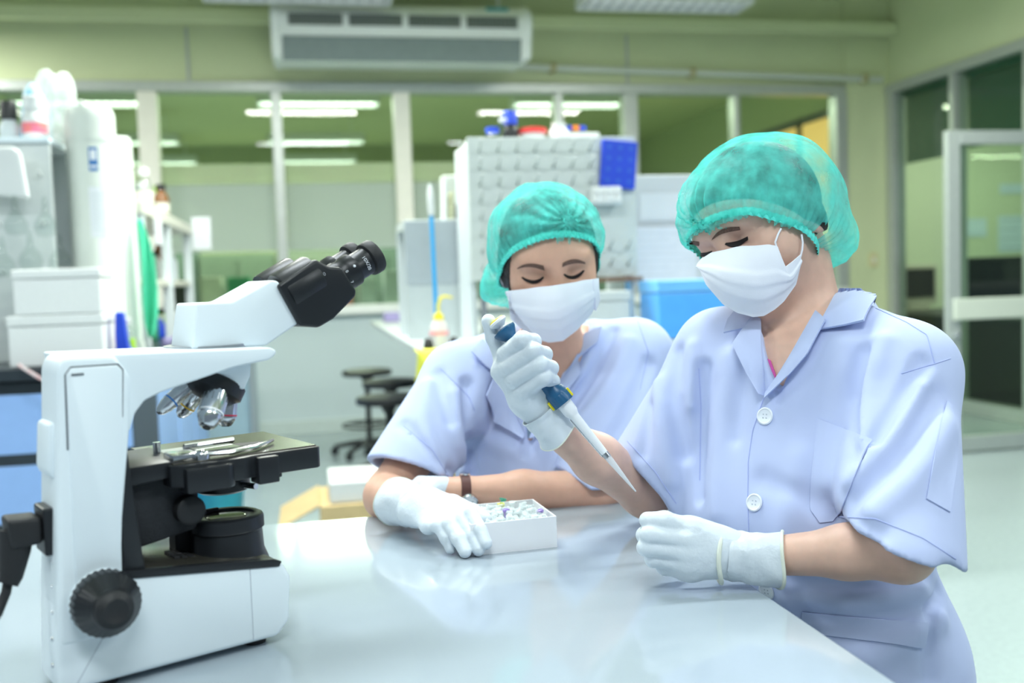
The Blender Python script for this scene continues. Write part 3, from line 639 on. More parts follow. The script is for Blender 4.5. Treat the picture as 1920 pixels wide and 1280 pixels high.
# --- middle island bench
bw = thing('worktop', 'pale worktop of the middle island bench behind the seated people', 'worktop', (1.12, 5.1, 0.85)); bx((-0.72, -1.58, 0), (0.75, 1.6, 0.03), 0.004).build('top', M_bench, bw)
for i in range(5):
    y0 = 3.56+i*0.62; t = thing('bench_cabinet', 'grey-blue cabinet of the middle island, %s from the camera' % ('nearest', 'second', 'third', 'fourth', 'fifth')[i], 'cabinet', (1.2, y0, 0), group='middle island cabinets')
    bx((-0.44, 0, 0.08), (0.6, 0.60, 0.85)).build('body', M_greyp, t); bx((-0.42, 0.02, 0), (0.58, 0.58, 0.08)).build('plinth', M_black, t)
    for z0, z1 in ((0.1, 0.60), (0.62, 0.83)):
        d = bx((-0.46, 0.015, z0), (-0.44, 0.585, z1), 0.003).build('door', mat('door_grey_blue', (0.50, 0.58, 0.64), 0.4, var=0.03), t); bx((-0.48, 0.2, z1-0.06), (-0.46, 0.4, z1-0.035), 0.004).build('handle', M_black, d)
rk = thing('drying_rack', 'white pegged drying rack board behind the front person', 'drying rack', (0.985, 3.9, 0.88))
bx((-0.345, 0, 0.245), (0.345, 0.025, 0.81), 0.004).build('board', mat('rack_white', (0.56, 0.61, 0.59), 0.4, var=0.02), rk)
pegm = None
for i in range(9):
    for j in range(8):
        x = -0.30+i*0.075; z = 0.29+j*0.066
        if x > 0.06 and z > 0.40 and (x > 0.18 or z < 0.57): continue
        if pegm is None:
            m = MB(); m.cyl((0, 0, 0), (0, -0.07, 0.040), 0.005, 0.004, 8); pegm = m.build('peg', mat('peg_pale', (0.52, 0.57, 0.55), 0.4), rk, True, auto=False); o = pegm
        else: o = pegm.copy(); COL.objects.link(o); o.parent = rk
        o.location = (x, 0, z)
bx((0.05, -0.06, 0.225), (0.345, 0.03, 0.242), 0.002).build('drip_tray', M_brown, rk)
for x in (-0.3, 0.3): bx((x-0.012, 0.0, 0.0), (x+0.012, 0.02, 0.25)).build('leg', M_steel, rk)
sb = thing('shelf_box', 'white shelf unit behind the drying rack board', 'shelf', (0.985, 4.12, 0.88)); bx((-0.34, -0.185, 0.77), (0.34, 0.15, 0.80), 0.003).build('top_board', M_white, sb)
for x in (-0.33, 0.33): bx((x-0.01, -0.18, 0), (x+0.01, 0.15, 0.77)).build('side_panel', M_greyp, sb)
def onshelf(px): return HY(px, 250, 4.05)[0]
bottle('tall dark bottle with a big blue cap on the drying rack shelf', (onshelf(957), 4.05, 1.682), 0.034, 0.135, M_black, M_blue, 0.75, 0.055); bottle('low clear bottle with a blue cap on the drying rack shelf', (onshelf(921), 4.02, 1.682), 0.034, 0.065, M_clear, M_blue, 0.7, 0.022); bottle('slim clear bottle beside the blue-capped dark bottle', (onshelf(939), 4.0, 1.682), 0.022, 0.10, M_clear, M_white, 0.6)
t = bottle('white tub with a red lid on the drying rack shelf', (onshelf(998), 4.05, 1.682), 0.055, 0.065, M_white, M_red, 0.95, 0.022, cat='tub', name='plastic_tub')
bottle('white squat jar next to the red-lidded tub', (onshelf(1048), 4.05, 1.682), 0.042, 0.085, M_white, M_white, 0.6, cat='jar', name='plastic_jar')
carton('tube_rack', 'white box with small coloured caps on the drying rack shelf', (onshelf(1062), 4.0, 1.682), (onshelf(1118), 4.1, 1.722), M_white)
for i, (px, mt, cn) in enumerate(((1066, M_blue, 'left blue'), (1080, M_orange, 'orange'), (1092, M_blue, 'right blue'))): bottle('%s cap vial standing on the white box above the drying rack' % cn, (onshelf(px), 4.05, 1.722), 0.017, 0.035, M_clear, mt, 0.8, 0.018, group='vials on the white box', name='vial', cat='vial')
t = thing('blue_tray', 'royal blue perforated rack hung on the white pegboard', 'tray', (1.252, 3.895, 1.575)); t.rotation_euler = (0, 0.09, 0)
bx((-0.074, -0.02, -0.095), (0.074, 0.0, 0.095), 0.004).build('plate', M_blue, t)
for i in range(3):
    for j in range(4): mm = MB(); mm.lathe([(0.007, 0), (0.009, 0.004), (0.006, 0.004)], (-0.045+i*0.045, -0.02, -0.066+j*0.044), (-0.045+i*0.045, -1, -0.066+j*0.044), 12); mm.build('socket', mat('mid_blue', (0.04, 0.14, 0.65), 0.4), t, True)
q = HY(1137, 366, 3.85); t = thing('foam_rack', 'small white foam tube holder hung below the blue rack', 'rack', (q[0], 3.868, q[2])); bx((-0.062, -0.03, -0.035), (0.062, 0.03, 0.035), 0.008).build('block', M_foam, t)
for i in range(3):
    for j in range(2): mm = MB(); mm.lathe([(0.013, 0), (0.013, 0.01), (0.009, 0.01)], (-0.04+i*0.04, -0.03, -0.014+j*0.03), (-0.04+i*0.04, -1, -0.014+j*0.03), 12); mm.build('ring', M_foam, t, True)
# grey board, things around it
g = thing('grey_partition', 'grey shelf back board left of the white pegboard', 'panel', (0.56, 4.3, 0.88)); bx((-0.14, 0, 0.235), (0.14, 0.03, 0.515), 0.004).build('board', mat('board_grey', (0.42, 0.47, 0.50), 0.5, var=0.03), g); bx((-0.14, 0.004, 0), (0.14, 0.03, 0.235), 0.003).build('lower_board', M_bench, g); bx((-0.14, 0.03, 0.48), (0.2, 0.40, 0.515)).build('top_board', M_bench, g); bx((-0.14, 0.38, 0), (0.2, 0.40, 0.48)).build('back_leg', M_greyp, g)
q = HY(848, 400, 4.5); carton('plastic_jug', 'white jug standing above the grey board', (q[0]-0.045, 4.45, 1.395), (q[0]+0.045, 4.55, 1.60), M_washer, None, cat='jug'); bottle('small blue-capped bottle between the jug and the pegboard', (HY(862, 320, 4.6)[0], 4.62, 1.395), 0.032, 0.22, M_washer, M_blue, 0.5)
for i, (mt, cn) in enumerate(((M_white, 'white'), (mat('pale_yellow', (0.75, 0.76, 0.5), 0.6), 'pale yellow'), (M_black, 'black'))):
    t = thing('folder', '%s folder leaning against the pegboard shelf above the grey board' % cn, 'folder', (0.600+i*0.030, 4.36+i*0.01, 1.397), group='leaning folders'); t.rotation_euler = (0, 0.06, 0); bx((-0.007, -0.045, 0), (0.007, 0.045, 0.17-0.05*i), 0.002).build('cover', mt, t)
st = thing('blue_rod', 'blue rod with a white grip standing by the grey board', 'rod', HY(820, 634, 3.95)); a = V(0, 0, 0.0); e = HY(806, 345, 4.05)-HY(820, 634, 3.95); m = MB(); m.cyl(a, e*0.80, 0.0085, n=14); m.build('rod', mat('cyan_blue', (0.0, 0.35, 0.75), 0.35), st, True); m = MB(); Ln = float(np.linalg.norm(e)); m.lathe([(0.010, Ln*0.79), (0.014, Ln*0.83), (0.013, Ln*0.95), (0.007, Ln)], a, e, 14); m.build('grip', M_white, st, True)
q = HY(824, 640, 3.66); wbt = thing('wash_bottle', 'wash bottle with yellow cap and bent yellow spout', 'bottle', (q[0], 3.66, 0.882)); m = MB(); m.lathe([(0.034, 0), (0.036, 0.01), (0.036, 0.065), (0.026, 0.095), (0.016, 0.11)], n=20); m.build('body', film('bottle_white', (0.85, 0.88, 0.9), 0.75, 0.4), wbt, True); m = MB(); m.lathe([(0.018, 0.10), (0.018, 0.122), (0.006, 0.135)], n=20); m.build('cap', mat('yellow_plastic', (0.9, 0.75, 0.02), 0.4), wbt, True); m = MB(); m.tube([(0, 0, 0.125), (0.0, 0, 0.16), (0.008, 0, 0.185), (0.025, 0, 0.192), (0.055, 0, 0.186)], [0.006, 0.006, 0.0055, 0.005, 0.003], 8); m.build('spout', MATS['yellow_plastic'], wbt, True); m = MB(); m.lathe([(0.0365, 0), (0.0365, 0.014)], (0, 0, 0.05), (0, 0, 9), 20); m.build('label_band', mat('pink_label', (0.9, 0.4, 0.45), 0.5), wbt, True)
for i, px in enumerate((803, 851)): q = HY(px, 640, 3.62); t = thing('rubber_stopper', 'black rubber stopper on the bench %s the wash bottle' % ('left of', 'right of')[i], 'stopper', (q[0], 3.62, 0.882), group='black stoppers'); m = MB(); m.lathe([(0.018, 0), (0.02, 0.01), (0.015, 0.035), (0.006, 0.042)], n=16); m.build('stopper', M_black, t, True)
# yellow cloth over the bench corner
vs = []; fs = []; N, K = 26, 22; q0 = HY(785, 655, 3.52)
for i in range(N):
    for j in range(K):
        s = i/(N-1)*0.26; x = 0.37+j/(K-1)*0.17; dr_ = max(0, s-0.12); z = 0.886-max(0, dr_) ; y = 3.62-min(s, 0.12)-0.006
        wv = 0.012*math.sin(j*0.9+1)*min(1, dr_/0.04); vs.append((x+0.3*wv-0.12*dr_, y+wv-0.012*min(1, dr_/0.03), z-0.15*dr_*math.sin(j*0.5)))
for i in range(N-1):
    for j in range(K-1): fs.append((i*K+j, i*K+j+1, (i+1)*K+j+1, (i+1)*K+j))
t = thing('yellow_cloth', 'yellow cloth draped over the near corner of the middle bench', 'cloth', (0.45, 3.55, 0.886)); o = mesh('cloth', vs, fs, M_yel, t, True, True); md = o.modifiers.new('solidify', 'SOLIDIFY'); md.thickness = 0.005
# small things at the far bench end
for i, (px, py, mt, nm_) in enumerate(((752, 565, M_teal, 'teal box'), (742, 600, M_purple, 'purple box'), (760, 600, M_paper, 'white box'))):
    q = HY(px, py, 6.4); q[0] = (0.66, 0.52, 0.80)[i]; carton('small_box', 'small %s at the far end of the middle bench' % nm_, (q[0]-0.05, 6.35, 0.882), (q[0]+0.05, 6.45, 0.882+(0.16, 0.06, 0.08)[i]), mt)
q = HY(768, 560, 6.0); bottle('dark red marker bottle at the far end of the middle bench', (q[0], 6.0, 0.882), 0.022, 0.34, M_blue, mat('dark_red', (0.3, 0.01, 0.03), 0.4), 0.9, 0.17)
# sheets and board right of the pegboard
g = thing('notice_board', 'grey notice board to the right of the white pegboard', 'board', (1.56, 4.16, 0.88)); bx((-0.215, 0, 0.20), (0.215, 0.025, 0.68), 0.004).build('board', mat('notice_grey', (0.60, 0.63, 0.66), 0.6), g)
for x in (-0.19, 0.19): bx((x-0.012, 0, 0), (x+0.012, 0.02, 0.2)).build('leg', M_steel, g)
a, b2 = HY(1200, 362, 4.15), HY(1310, 412, 4.15); sheet('paper_sheet', 'upper printed sheet on the grey notice board', 'paper', ((a[0]+b2[0])/2, 4.155, (a[2]+b2[2])/2), b2[0]-a[0], a[2]-b2[2], M_paper, 0, 0, 5, mat('pale_ink2', (0.62, 0.66, 0.72), 0.7))
a, b2 = HY(1182, 426, 4.13), HY(1308, 524, 4.13); sheet('paper_sheet', 'larger glossy printed sheet below it on the grey notice board', 'paper', ((a[0]+b2[0])/2, 4.14, (a[2]+b2[2])/2), b2[0]-a[0], a[2]-b2[2], mat('glossy_paper', (0.72, 0.75, 0.82), 0.25, var=0.03), 0, 0, 7, MATS['pale_ink2'])
carton('blue_box', 'bright blue plastic box with lid behind the right person', (1.30, 3.58, 0.882), (1.62, 3.80, 1.105), mat('box_sky_blue', (0.10, 0.42, 0.92), 0.35, var=0.04), mat('lid_sky_blue', (0.18, 0.52, 0.95), 0.35, var=0.04))
carton('drip_tub', 'white plastic tub under the drying rack board', (0.98, 3.68, 0.882), (1.22, 3.86, 1.07), M_bench, M_bench)
# --- stools
def make_stool(name='lab_stool', zs=0.57, r=0.165):
    t = thing(name, 'x', 'stool'); m = MB(); m.lathe([(r*0.7, 0), (r*0.97, 0.004), (r, 0.018), (r*0.97, 0.036), (r*0.8, 0.044), (0, 0.046)], (0, 0, zs-0.045), (0, 0, 9), 36); m.build('seat', M_black, t, True)
    m = MB(); m.lathe([(0.045, 0), (0.03, 0.05), (0.018, 0.06), (0.018, zs-0.10), (0.03, zs-0.08), (0.05, zs-0.045)], n=18); m.M = Matrix.Identity(4); m.build('pole', M_black, t, True)
    m = MB(); m.tube([(0.17*math.cos(a), 0.17*math.sin(a), 0.20) for a in np.linspace(0, 2*math.pi, 33)[:-1]], 0.009, 8, True)
    for a in (0.4, 2.5, 4.6): m.cyl((0.02*math.cos(a), 0.02*math.sin(a), 0.20), (0.17*math.cos(a), 0.17*math.sin(a), 0.20), 0.006, n=8)
    m.build('foot_ring', M_black, t, True)
    for k in range(5):
        a = k*2*math.pi/5+0.3; c, s = math.cos(a), math.sin(a); m = MB(); m.tube([(0.02*c, 0.02*s, 0.085), (0.12*c, 0.12*s, 0.075), (0.24*c, 0.24*s, 0.055)], [0.022, 0.018, 0.013], 8); l = m.build('base_leg', M_black, t, True)
        m = MB(); m.cyl((0.24*c-0.012*s, 0.24*s+0.012*c, 0.026), (0.24*c+0.012*s, 0.24*s-0.012*c, 0.026), 0.026, n=14); m.cyl((0.24*c, 0.24*s, 0.03), (0.24*c, 0.24*s, 0.065), 0.006, n=8); m.build('caster', M_black, l, True)
    return t
s0 = make_stool(); s0.location = (0.36, 6.6, 0); tag(s0, 'black round stool farthest back beside the middle bench', 'stool', 'black lab stools')
s1 = copy_tree(s0); s1.location = (0.45, 5.8, 0); s1.rotation_euler = (0, 0, 0.5); s1['label'] = 'black round stool in the middle of the row beside the bench'
s2 = copy_tree(s0); s2.location = (0.375, 5.0, 0); s2.rotation_euler = (0, 0, 0.9); s2['label'] = 'black round stool nearest the seated people beside the bench'
# --- carton on the floor
cx = thing('cardboard_carton', 'open cardboard carton with white foam inside on the floor', 'carton', (0.27, 4.15, 0)); bx((-0.26, -0.2, 0), (0.26, 0.2, 0.26), 0.004).build('body', M_card, cx); MB().prism([(-0.26, 0.26), (-0.42, 0.18), (-0.423, 0.186), (-0.262, 0.268)], -0.2, 0.2).build('flap', M_card, cx); MB().prism([(0.26, 0.26), (0.40, 0.30), (0.40, 0.304), (0.26, 0.264)], -0.2, 0.2).build('flap', M_card, cx); bx((-0.22, -0.17, 0.26), (0.24, 0.17, 0.345), 0.008).build('foam_block', M_foam, cx)
# --- back room bench and things
bk = thing('back_bench', 'long bench in the room behind the glass partition', 'bench', (0.0, 10.2, 0)); bx((-4.5, 0, 0.84), (4.5, 0.7, 0.9)).build('top', M_greyp, bk); bx((-4.4, 0.05, 0), (4.4, 0.65, 0.84)).build('body', mat('bench_dull', (0.35, 0.42, 0.38), 0.6), bk)
for i in range(9):
    t = thing('storage_cabinet', '%s storage cabinet from the left behind the instruments in the far room' % ('first', 'second', 'third', 'fourth', 'fifth', 'sixth', 'seventh', 'eighth', 'ninth')[i], 'cabinet', (-3.2+i*0.82, 11.3, 0), group='far room cabinets')
    bx((-0.4, 0, 0), (0.4, 0.45, 1.5+0.08*((i*5) % 3)), 0.01).build('body', mat('far_cabinet_%d' % (i % 3), ((0.24, 0.30, 0.25), (0.34, 0.38, 0.33), (0.20, 0.27, 0.25))[i % 3], 0.6, var=0.05), t)
    for sx in (-1, 1):
        d = bx((sx*0.2-0.19, -0.018, 0.06), (sx*0.2+0.19, -0.001, 1.44), 0.004).build('door', MATS['far_cabinet_%d' % (i % 3)], t); bx((sx*0.04-0.008, -0.04, 0.75), (sx*0.04+0.008, -0.018, 0.90), 0.003).build('handle', M_steel, d)
cc = [M_black, M_greyp, M_dgreen, M_washer, M_brown, M_steel, mat('pink_red', (0.75, 0.25, 0.22), 0.6), M_shelf]; cw = ['black', 'grey', 'dark green', 'white', 'brown', 'steel', 'pink-red', 'beige']
rr = random.Random(11)
for i in range(16):
    x = -2.6+i*0.26; k = rr.randrange(8); h = rr.uniform(0.15, 0.45)
    if 0.0 < x < 0.5: k = 6; h = 0.40
    carton('bench_instrument', '%s box-shaped instrument number %s from the left on the bench behind the glass' % (cw[k], ('one', 'two', 'three', 'four', 'five', 'six', 'seven', 'eight', 'nine', 'ten', 'eleven', 'twelve', 'thirteen', 'fourteen', 'fifteen', 'sixteen')[i]), (x, 10.3, 0.9), (x+rr.uniform(0.14, 0.24), 10.6, 0.9+h), cc[k], None, 'instruments behind the glass', 'instrument')
# --- office behind the right partition
ds = thing('office_desk', 'black office desk behind the right-hand glass', 'desk', (5.5, 7.0, 0)); bx((-0.5, -1.5, 0.69), (0.6, 1.5, 0.72), 0.003).build('top', M_black, ds); bx((-0.46, -1.45, 0.02), (-0.44, 1.45, 0.69)).build('front_panel', mat('desk_black', (0.012, 0.010, 0.009), 0.5), ds)
for y in (-1.45, 0, 1.4): bx((-0.45, y, 0), (0.55, y+0.03, 0.69)).build('side_panel', MATS['desk_black'], ds)
def monitor(label, c, w, h, d, shell, rz):
    t = thing('computer_monitor', label, 'monitor', c, rz, group='office monitors'); bx((-w/2, 0, 0.06), (w/2, 0.06, 0.06+h), 0.012).build('bezel', shell, t); MB().prism([(-w*0.45, 0.09), (w*0.45, 0.09), (w*0.45, 0.03+h), (-w*0.45, 0.03+h)], 0.06, d, 0.03).build('casing', shell, t)
    bx((-w/2+0.04, -0.004, 0.12), (w/2-0.04, 0.001, 0.02+h)).build('screen', mat('screen_dark', (0.015, 0.016, 0.018), 0.2), t); bx((-0.12, 0.0, 0), (0.12, 0.2, 0.065), 0.01).build('stand', shell, t); return t
q = HX(1712, 600, 5.4); monitor('beige bulky computer monitor in the office beside the door frame', (q[0], q[1]-0.1, 0.72), 0.42, 0.36, 0.34, mat('beige_plastic', (0.55, 0.54, 0.42), 0.5), 0.15)
q = HX(1850, 600, 5.4); monitor('wide black computer monitor in the office behind the glass door', (q[0], q[1], 0.72), 0.75, 0.40, 0.12, M_black, 0.1)
q = HX(1768, 610, 5.2); t = thing('orange_cup', 'orange cup on the office desk', 'cup', (q[0]-0.05, q[1]-0.55, 0.72)); m = MB(); m.lathe([(0.03, 0), (0.045, 0.09), (0.042, 0.09), (0.028, 0.008)], n=20); m.build('cup', M_orange, t, True)
for i, (x0, y0, x1, y1, cn) in enumerate(((1812, 410, 1850, 443, 'small sheet'), (1872, 405, 1940, 470, 'large sheet'), (1875, 345, 1925, 362, 'narrow strip'))):
    a, b2 = HY(x0, y0, 9.19), HY(x1, y1, 9.19); sheet('wall_notice', 'pale blue printed %s on the office wall' % cn, 'paper', ((a[0]+b2[0])/2, 9.193, (a[2]+b2[2])/2), b2[0]-a[0], a[2]-b2[2], mat('paper_blue', (0.60, 0.72, 0.80), 0.7, var=0.03), 0, 0, 4 if i else 2)

# ================================================================ table in the foreground
TZ = 0.75
M_ttop = mat('table_gloss_white', (0.36, 0.42, 0.47), 0.10, spec=0.5, var=0.008, vscale=3, coat=0.25, bump=0.004, bscale=9)
tb = thing('lab_table', 'glossy white table with the microscope and tube box on it', 'table', (-0.35, 0.98, 0))
bx((-0.95, -0.68, TZ-0.035), (0.862, 0.645, TZ), 0.003).build('tabletop', M_ttop, tb)
for x in (-0.90, 0.80):
    for y in (-0.62, 0.58): bx((x-0.025, y-0.025, 0), (x+0.025, y+0.025, TZ-0.035), 0.003).build('leg', M_alu, tb)
bx((-0.90, 0.57, TZ-0.11), (0.80, 0.60, TZ-0.035)).build('apron', M_fixt, tb); bx((-0.90, -0.63, TZ-0.11), (0.80, -0.60, TZ-0.035)).build('apron', M_fixt, tb)

# ================================================================ microscope, local x = towards the eyepieces, y = away from the camera
M_mw = mat('microscope_white', (0.78, 0.86, 0.90), 0.42, var=0.012, vscale=8, bump=0.01, bscale=600); M_mb = mat('microscope_black', (0.012, 0.014, 0.017), 0.38, var=0.08, bump=0.01, bscale=500)
M_mb2 = mat('microscope_black_rubber', (0.014, 0.015, 0.017), 0.55, var=0.05); M_mtex = mat('microscope_black_textured', (0.022, 0.025, 0.03), 0.6, var=0.12, vscale=300, bump=0.25, bscale=900)
M_chr = mat('chrome', (0.66, 0.68, 0.71), 0.2, 1.0); M_dull = mat('dull_steel', (0.42, 0.44, 0.46), 0.3, 1.0); M_stage = mat('stage_plate', (0.075, 0.07, 0.055), 0.22, 0.6)
MA = math.radians(25.83); mc = thing('microscope', 'white and black binocular compound microscope on the left of the table', 'microscope', (-0.174, 1.008, TZ), MA)
W = 0.150; YC = W/2
bp = [(-0.090, 0.008), (0.142, 0.008), (0.156, 0.022), (0.160, 0.070), (0.150, 0.088), (0.138, 0.0885), (-0.02, 0.108), (-0.085, 0.115)]
WC = 0.066
def narrow(mb):
    mb.v = [(x, y*(WC/W+(1-WC/W)*min(1, max(0, (x+0.03)/0.05))), z) for x, y, z in mb.v]; return mb
bp = [(x if x > -0.05 else x+0.012, z) for x, z in bp]
base = narrow(MB().prism(bp, 0.0, W, 0.006, 3)).build('base', M_mw, mc, True)
MB().prism([(0.1135, 0.012), (0.1142, 0.012), (0.1142, 0.088), (0.1135, 0.088)], -0.0004, 0.02).build('panel_line', mat('seam_grey', (0.45, 0.5, 0.55), 0.6), base)
MB().prism([(-0.062, 0.012), (-0.0612, 0.012), (-0.028, 0.062), (-0.0288, 0.062)], -0.0004, 0.02).build('panel_line', MATS['seam_grey'], base)
for x, y in ((0.125, 0.025), (0.125, W-0.025), (-0.03, 0.022), (-0.03, 0.045)):
    m = MB(); m.lathe([(0.012, 0), (0.013, 0.009)], (x, y, 0), (x, y, 1), 16); m.build('foot', M_mb2, mc, True)
# column
colp = [(-0.074, 0.10), (-0.0615, 0.312), (-0.055, 0.322), (-0.010, 0.321), (0.004, 0.300), (0.002, 0.255), (-0.012, 0.15), (-0.014, 0.085), (-0.03, 0.05), (-0.075, 0.05)]
MB().prism(colp, -0.001, WC, 0.010, 4).build('column', M_mw, mc, True)
pl = MB().prism([(-0.057, 0.10), (-0.0545, 0.305), (-0.050, 0.311), (-0.008, 0.3105), (-0.0035, 0.305), (-0.010, 0.19), (-0.016, 0.11)], -0.0026, 0.01, 0.0014, 2).build('side_panel', M_mw, mc, True)
MB().prism([(-0.0575, 0.235), (-0.0557, 0.305), (-0.050, 0.3122), (-0.007, 0.3118), (-0.0025, 0.306), (-0.0055, 0.26), (-0.006, 0.26), (-0.0035, 0.3055), (-0.008, 0.3105), (-0.050, 0.311), (-0.0545, 0.305), (-0.0560, 0.235)], -0.0016, 0.004).build('panel_gap', mat('gap_dark', (0.12, 0.14, 0.16), 0.7), pl)
bx((-0.050, -0.0032, 0.3035), (-0.039, -0.0022, 0.3055)).build('scuff', MATS['gap_dark'], pl)
MB().prism([(-0.0735, 0.215), (-0.070, 0.26), (-0.058, 0.26), (-0.058, 0.215), (-0.067, 0.205)], 0.010, WC-0.01, 0.004, 2).build('rear_grip', M_mw, mc, True)
# black guide between column and stage
MB().prism([(-0.012, 0.100), (0.010, 0.100), (0.004, 0.16), (-0.002, 0.235), (-0.0105, 0.20)], 0.004, WC+0.004, 0.002).build('column_front', M_mb, mc, True)
# upper arm
def arc(cx, cz, r, a0, a1, n=8): return [(cx+r*math.cos(math.radians(a0+(a1-a0)*i/n)), cz+r*math.sin(math.radians(a0+(a1-a0)*i/n))) for i in range(n+1)]
armp = [(-0.050, 0.322), (0.150, 0.3165)]+[(0.157, 0.313), (0.156, 0.308), (0.148, 0.303)]+[(0.110, 0.2985), (0.070, 0.2885), (0.035, 0.2800), (0.018, 0.2735), (0.008, 0.262), (0.002, 0.245), (-0.03, 0.245)]
MB().prism(armp, 0.004, W*0.72, 0.005, 3).build('upper_arm', M_mw, mc, True)
MB().prism([(0.092, 0.293), (0.142, 0.304), (0.140, 0.285), (0.132, 0.270), (0.098, 0.289)], 0.035, 0.098, 0.004, 2).build('nosepiece_mount', M_mw, mc, True)
# revolving nosepiece and objectives
nc = V(0.112, 0.066, 0.283); nd = nrm(V(-0.50, -0.04, -0.86))
m = MB(); m.lathe([(0.028, -0.004), (0.034, -0.001), (0.035, 0.000, 1), (0.035, 0.013, 1), (0.032, 0.015), (0.026, 0.022), (0.0, 0.026)], nc, nc+nd, 72, 36, 0.0008); nose = m.build('nosepiece', M_mb, mc, True)
def objective(a, L, r, ring, nm_, tip=0.35):
    u = nrm(np.cross(nd, V(0, 1, 0))); v = np.cross(nd, u); o = nc+nd*0.012+(u*math.cos(a)+v*math.sin(a))*0.020
    d = nrm(nd+0.42*(u*math.cos(a)+v*math.sin(a)))
    m = MB(); m.lathe([(r*0.85, 0), (r, 0.004), (r, L*0.68), (r*0.93, L*0.70), (r*0.93, L*0.76), (r*0.62, L*0.95), (r*tip, L), (0, L)], o, o+d, 28); ob = m.build('objective', M_chr, mc, True)
    m = MB(); m.lathe([(r*1.02, 0), (r*1.02, 0.0016)], o+d*L*0.62, o+d*L, 28); m.build('colour_ring', ring, ob, True)
    m = MB(); m.lathe([(r*1.012, 0, 1), (r*1.012, L*0.17, 1)], o+d*L*0.22, o+d*L, 60, 15, 0.0007); m.build('engraving', M_dull, ob, True)
    m = MB(); m.lathe([(r*tip*0.8, 0), (r*tip*0.7, 0.0008), (0, 0.0009)], o+d*L, o+d*(L+1), 20); m.build('lens', M_mb, ob, True)
    return ob
M_rb, M_ry, M_rw, M_rr = mat('ring_blue', (0.02, 0.25, 0.75), 0.4), mat('ring_yellow', (0.8, 0.5, 0.03), 0.4), mat('ring_white', (0.85, 0.87, 0.88), 0.4), mat('ring_red', (0.65, 0.03, 0.08), 0.4)
objective(math.radians(182), 0.050, 0.0085, M_rb, 'blue'); objective(math.radians(262), 0.040, 0.0095, M_ry, 'yellow'); objective(math.radians(90), 0.047, 0.0135, M_rw, 'white', 0.4); objective(math.radians(5), 0.032, 0.0115, M_rr, 'red', 0.5)
# stage carrier block, stage
MB().prism([(0.010, 0.118), (0.074, 0.128), (0.080, 0.132), (0.080, 0.185), (0.012, 0.197)], 0.045, W-0.03, 0.003).build('focus_block', M_mtex, mc, True)
MB().prism([(0.004, 0.186), (0.062, 0.190), (0.062, 0.206), (0.004, 0.205)], 0.030, W-0.01, 0.002).build('stage_bracket', M_mb, mc, True)
m = MB(); m.lathe([(0.0125, 0), (0.015, 0.002), (0.015, 0.016), (0.012, 0.018), (0, 0.0182)], (0.066, 0.045, 0.152), (0.066, -1, 0.152), 32); m.build('condenser_knob', M_mb2, mc, True)
SZ = 0.2035; sy0, sy1 = 0.012, 0.172
stg = MB().prism([(0.044, sy0+0.012), (0.060, sy0), (0.118, sy0), (0.128, sy0+0.004), (0.205, sy0+0.004), (0.209, sy0+0.008), (0.209, sy1-0.02), (0.200, sy1), (0.055, sy1), (0.044, sy1-0.02)], SZ-0.0245, SZ-0.001, 0.0015, 2, axis='z').build('stage', M_mb, mc, True)
bx((0.048, sy0+0.010, SZ-0.0012), (0.206, sy1-0.006, SZ+0.0004), 0.0004).build('stage_plate', M_stage, stg)
MB().prism([(0.055, sy0-0.006), (0.100, sy0-0.006), (0.108, sy0), (0.108, sy0+0.02), (0.055, sy0+0.02)], SZ-0.030, SZ-0.004, 0.003, 2, axis='z').build('stage_guide', M_mb, stg, True)
bx((0.132, sy0-0.004, SZ-0.032), (0.156, sy0+0.02, SZ-0.003), 0.002).build('stage_guide', M_mb, stg, True); bx((0.156, sy0+0.01, SZ-0.030), (0.165, sy0+0.05, SZ-0.020), 0.002).build('stage_guide', M_mb2, stg, True)
MB().prism([(0.112, 0.088), (0.150, 0.075), (0.178, 0.083), (0.182, 0.09), (0.150, 0.100), (0.112, 0.102)], SZ+0.0003, SZ+0.0007, 0, axis='z').build('light_opening', mat('opening_black', (0.004, 0.004, 0.005), 0.6), stg)
# slide holder on the stage
hld = bx((0.060, 0.045, SZ+0.0004), (0.120, 0.115, SZ+0.0020), 0.0005).build('slide_holder', M_dull, mc)
bx((0.050, 0.030, SZ), (0.075, 0.060, SZ+0.008), 0.002).build('clamp', M_chr, hld, True)
m = MB(); m.lathe([(0.008, 0), (0.008, 0.006), (0.006, 0.009), (0.003, 0.010)], (0.080, 0.030, SZ), (0.080, 0.030, 1), 20); m.build('pivot', M_chr, hld, True); m = MB(); m.lathe([(0.004, 0), (0.004, 0.014)], (0.055, 0.095, SZ), (0.055, 0.095, 1), 12); m.build('pivot', M_chr, hld, True)
m = MB(); m.tube([(0.082, 0.030, SZ+0.005), (0.110, 0.027, SZ+0.004), (0.140, 0.036, SZ+0.004), (0.165, 0.058, SZ+0.004), (0.176, 0.070, SZ+0.004)], [0.0035, 0.0032, 0.003, 0.0025, 0.002], 8); m.build('spring_arm', M_chr, hld, True)
m = MB(); m.tube([(0.086, 0.100, SZ+0.004), (0.145, 0.108, SZ+0.004)], 0.0035, 8); m.build('stop_bar', M_chr, hld, True); bx((0.090, 0.062, SZ+0.002), (0.135, 0.095, SZ+0.0032), 0.0003).build('glass_slide', mat('slide_glass', (0.55, 0.6, 0.5), 0.05, trans=0.5), hld)
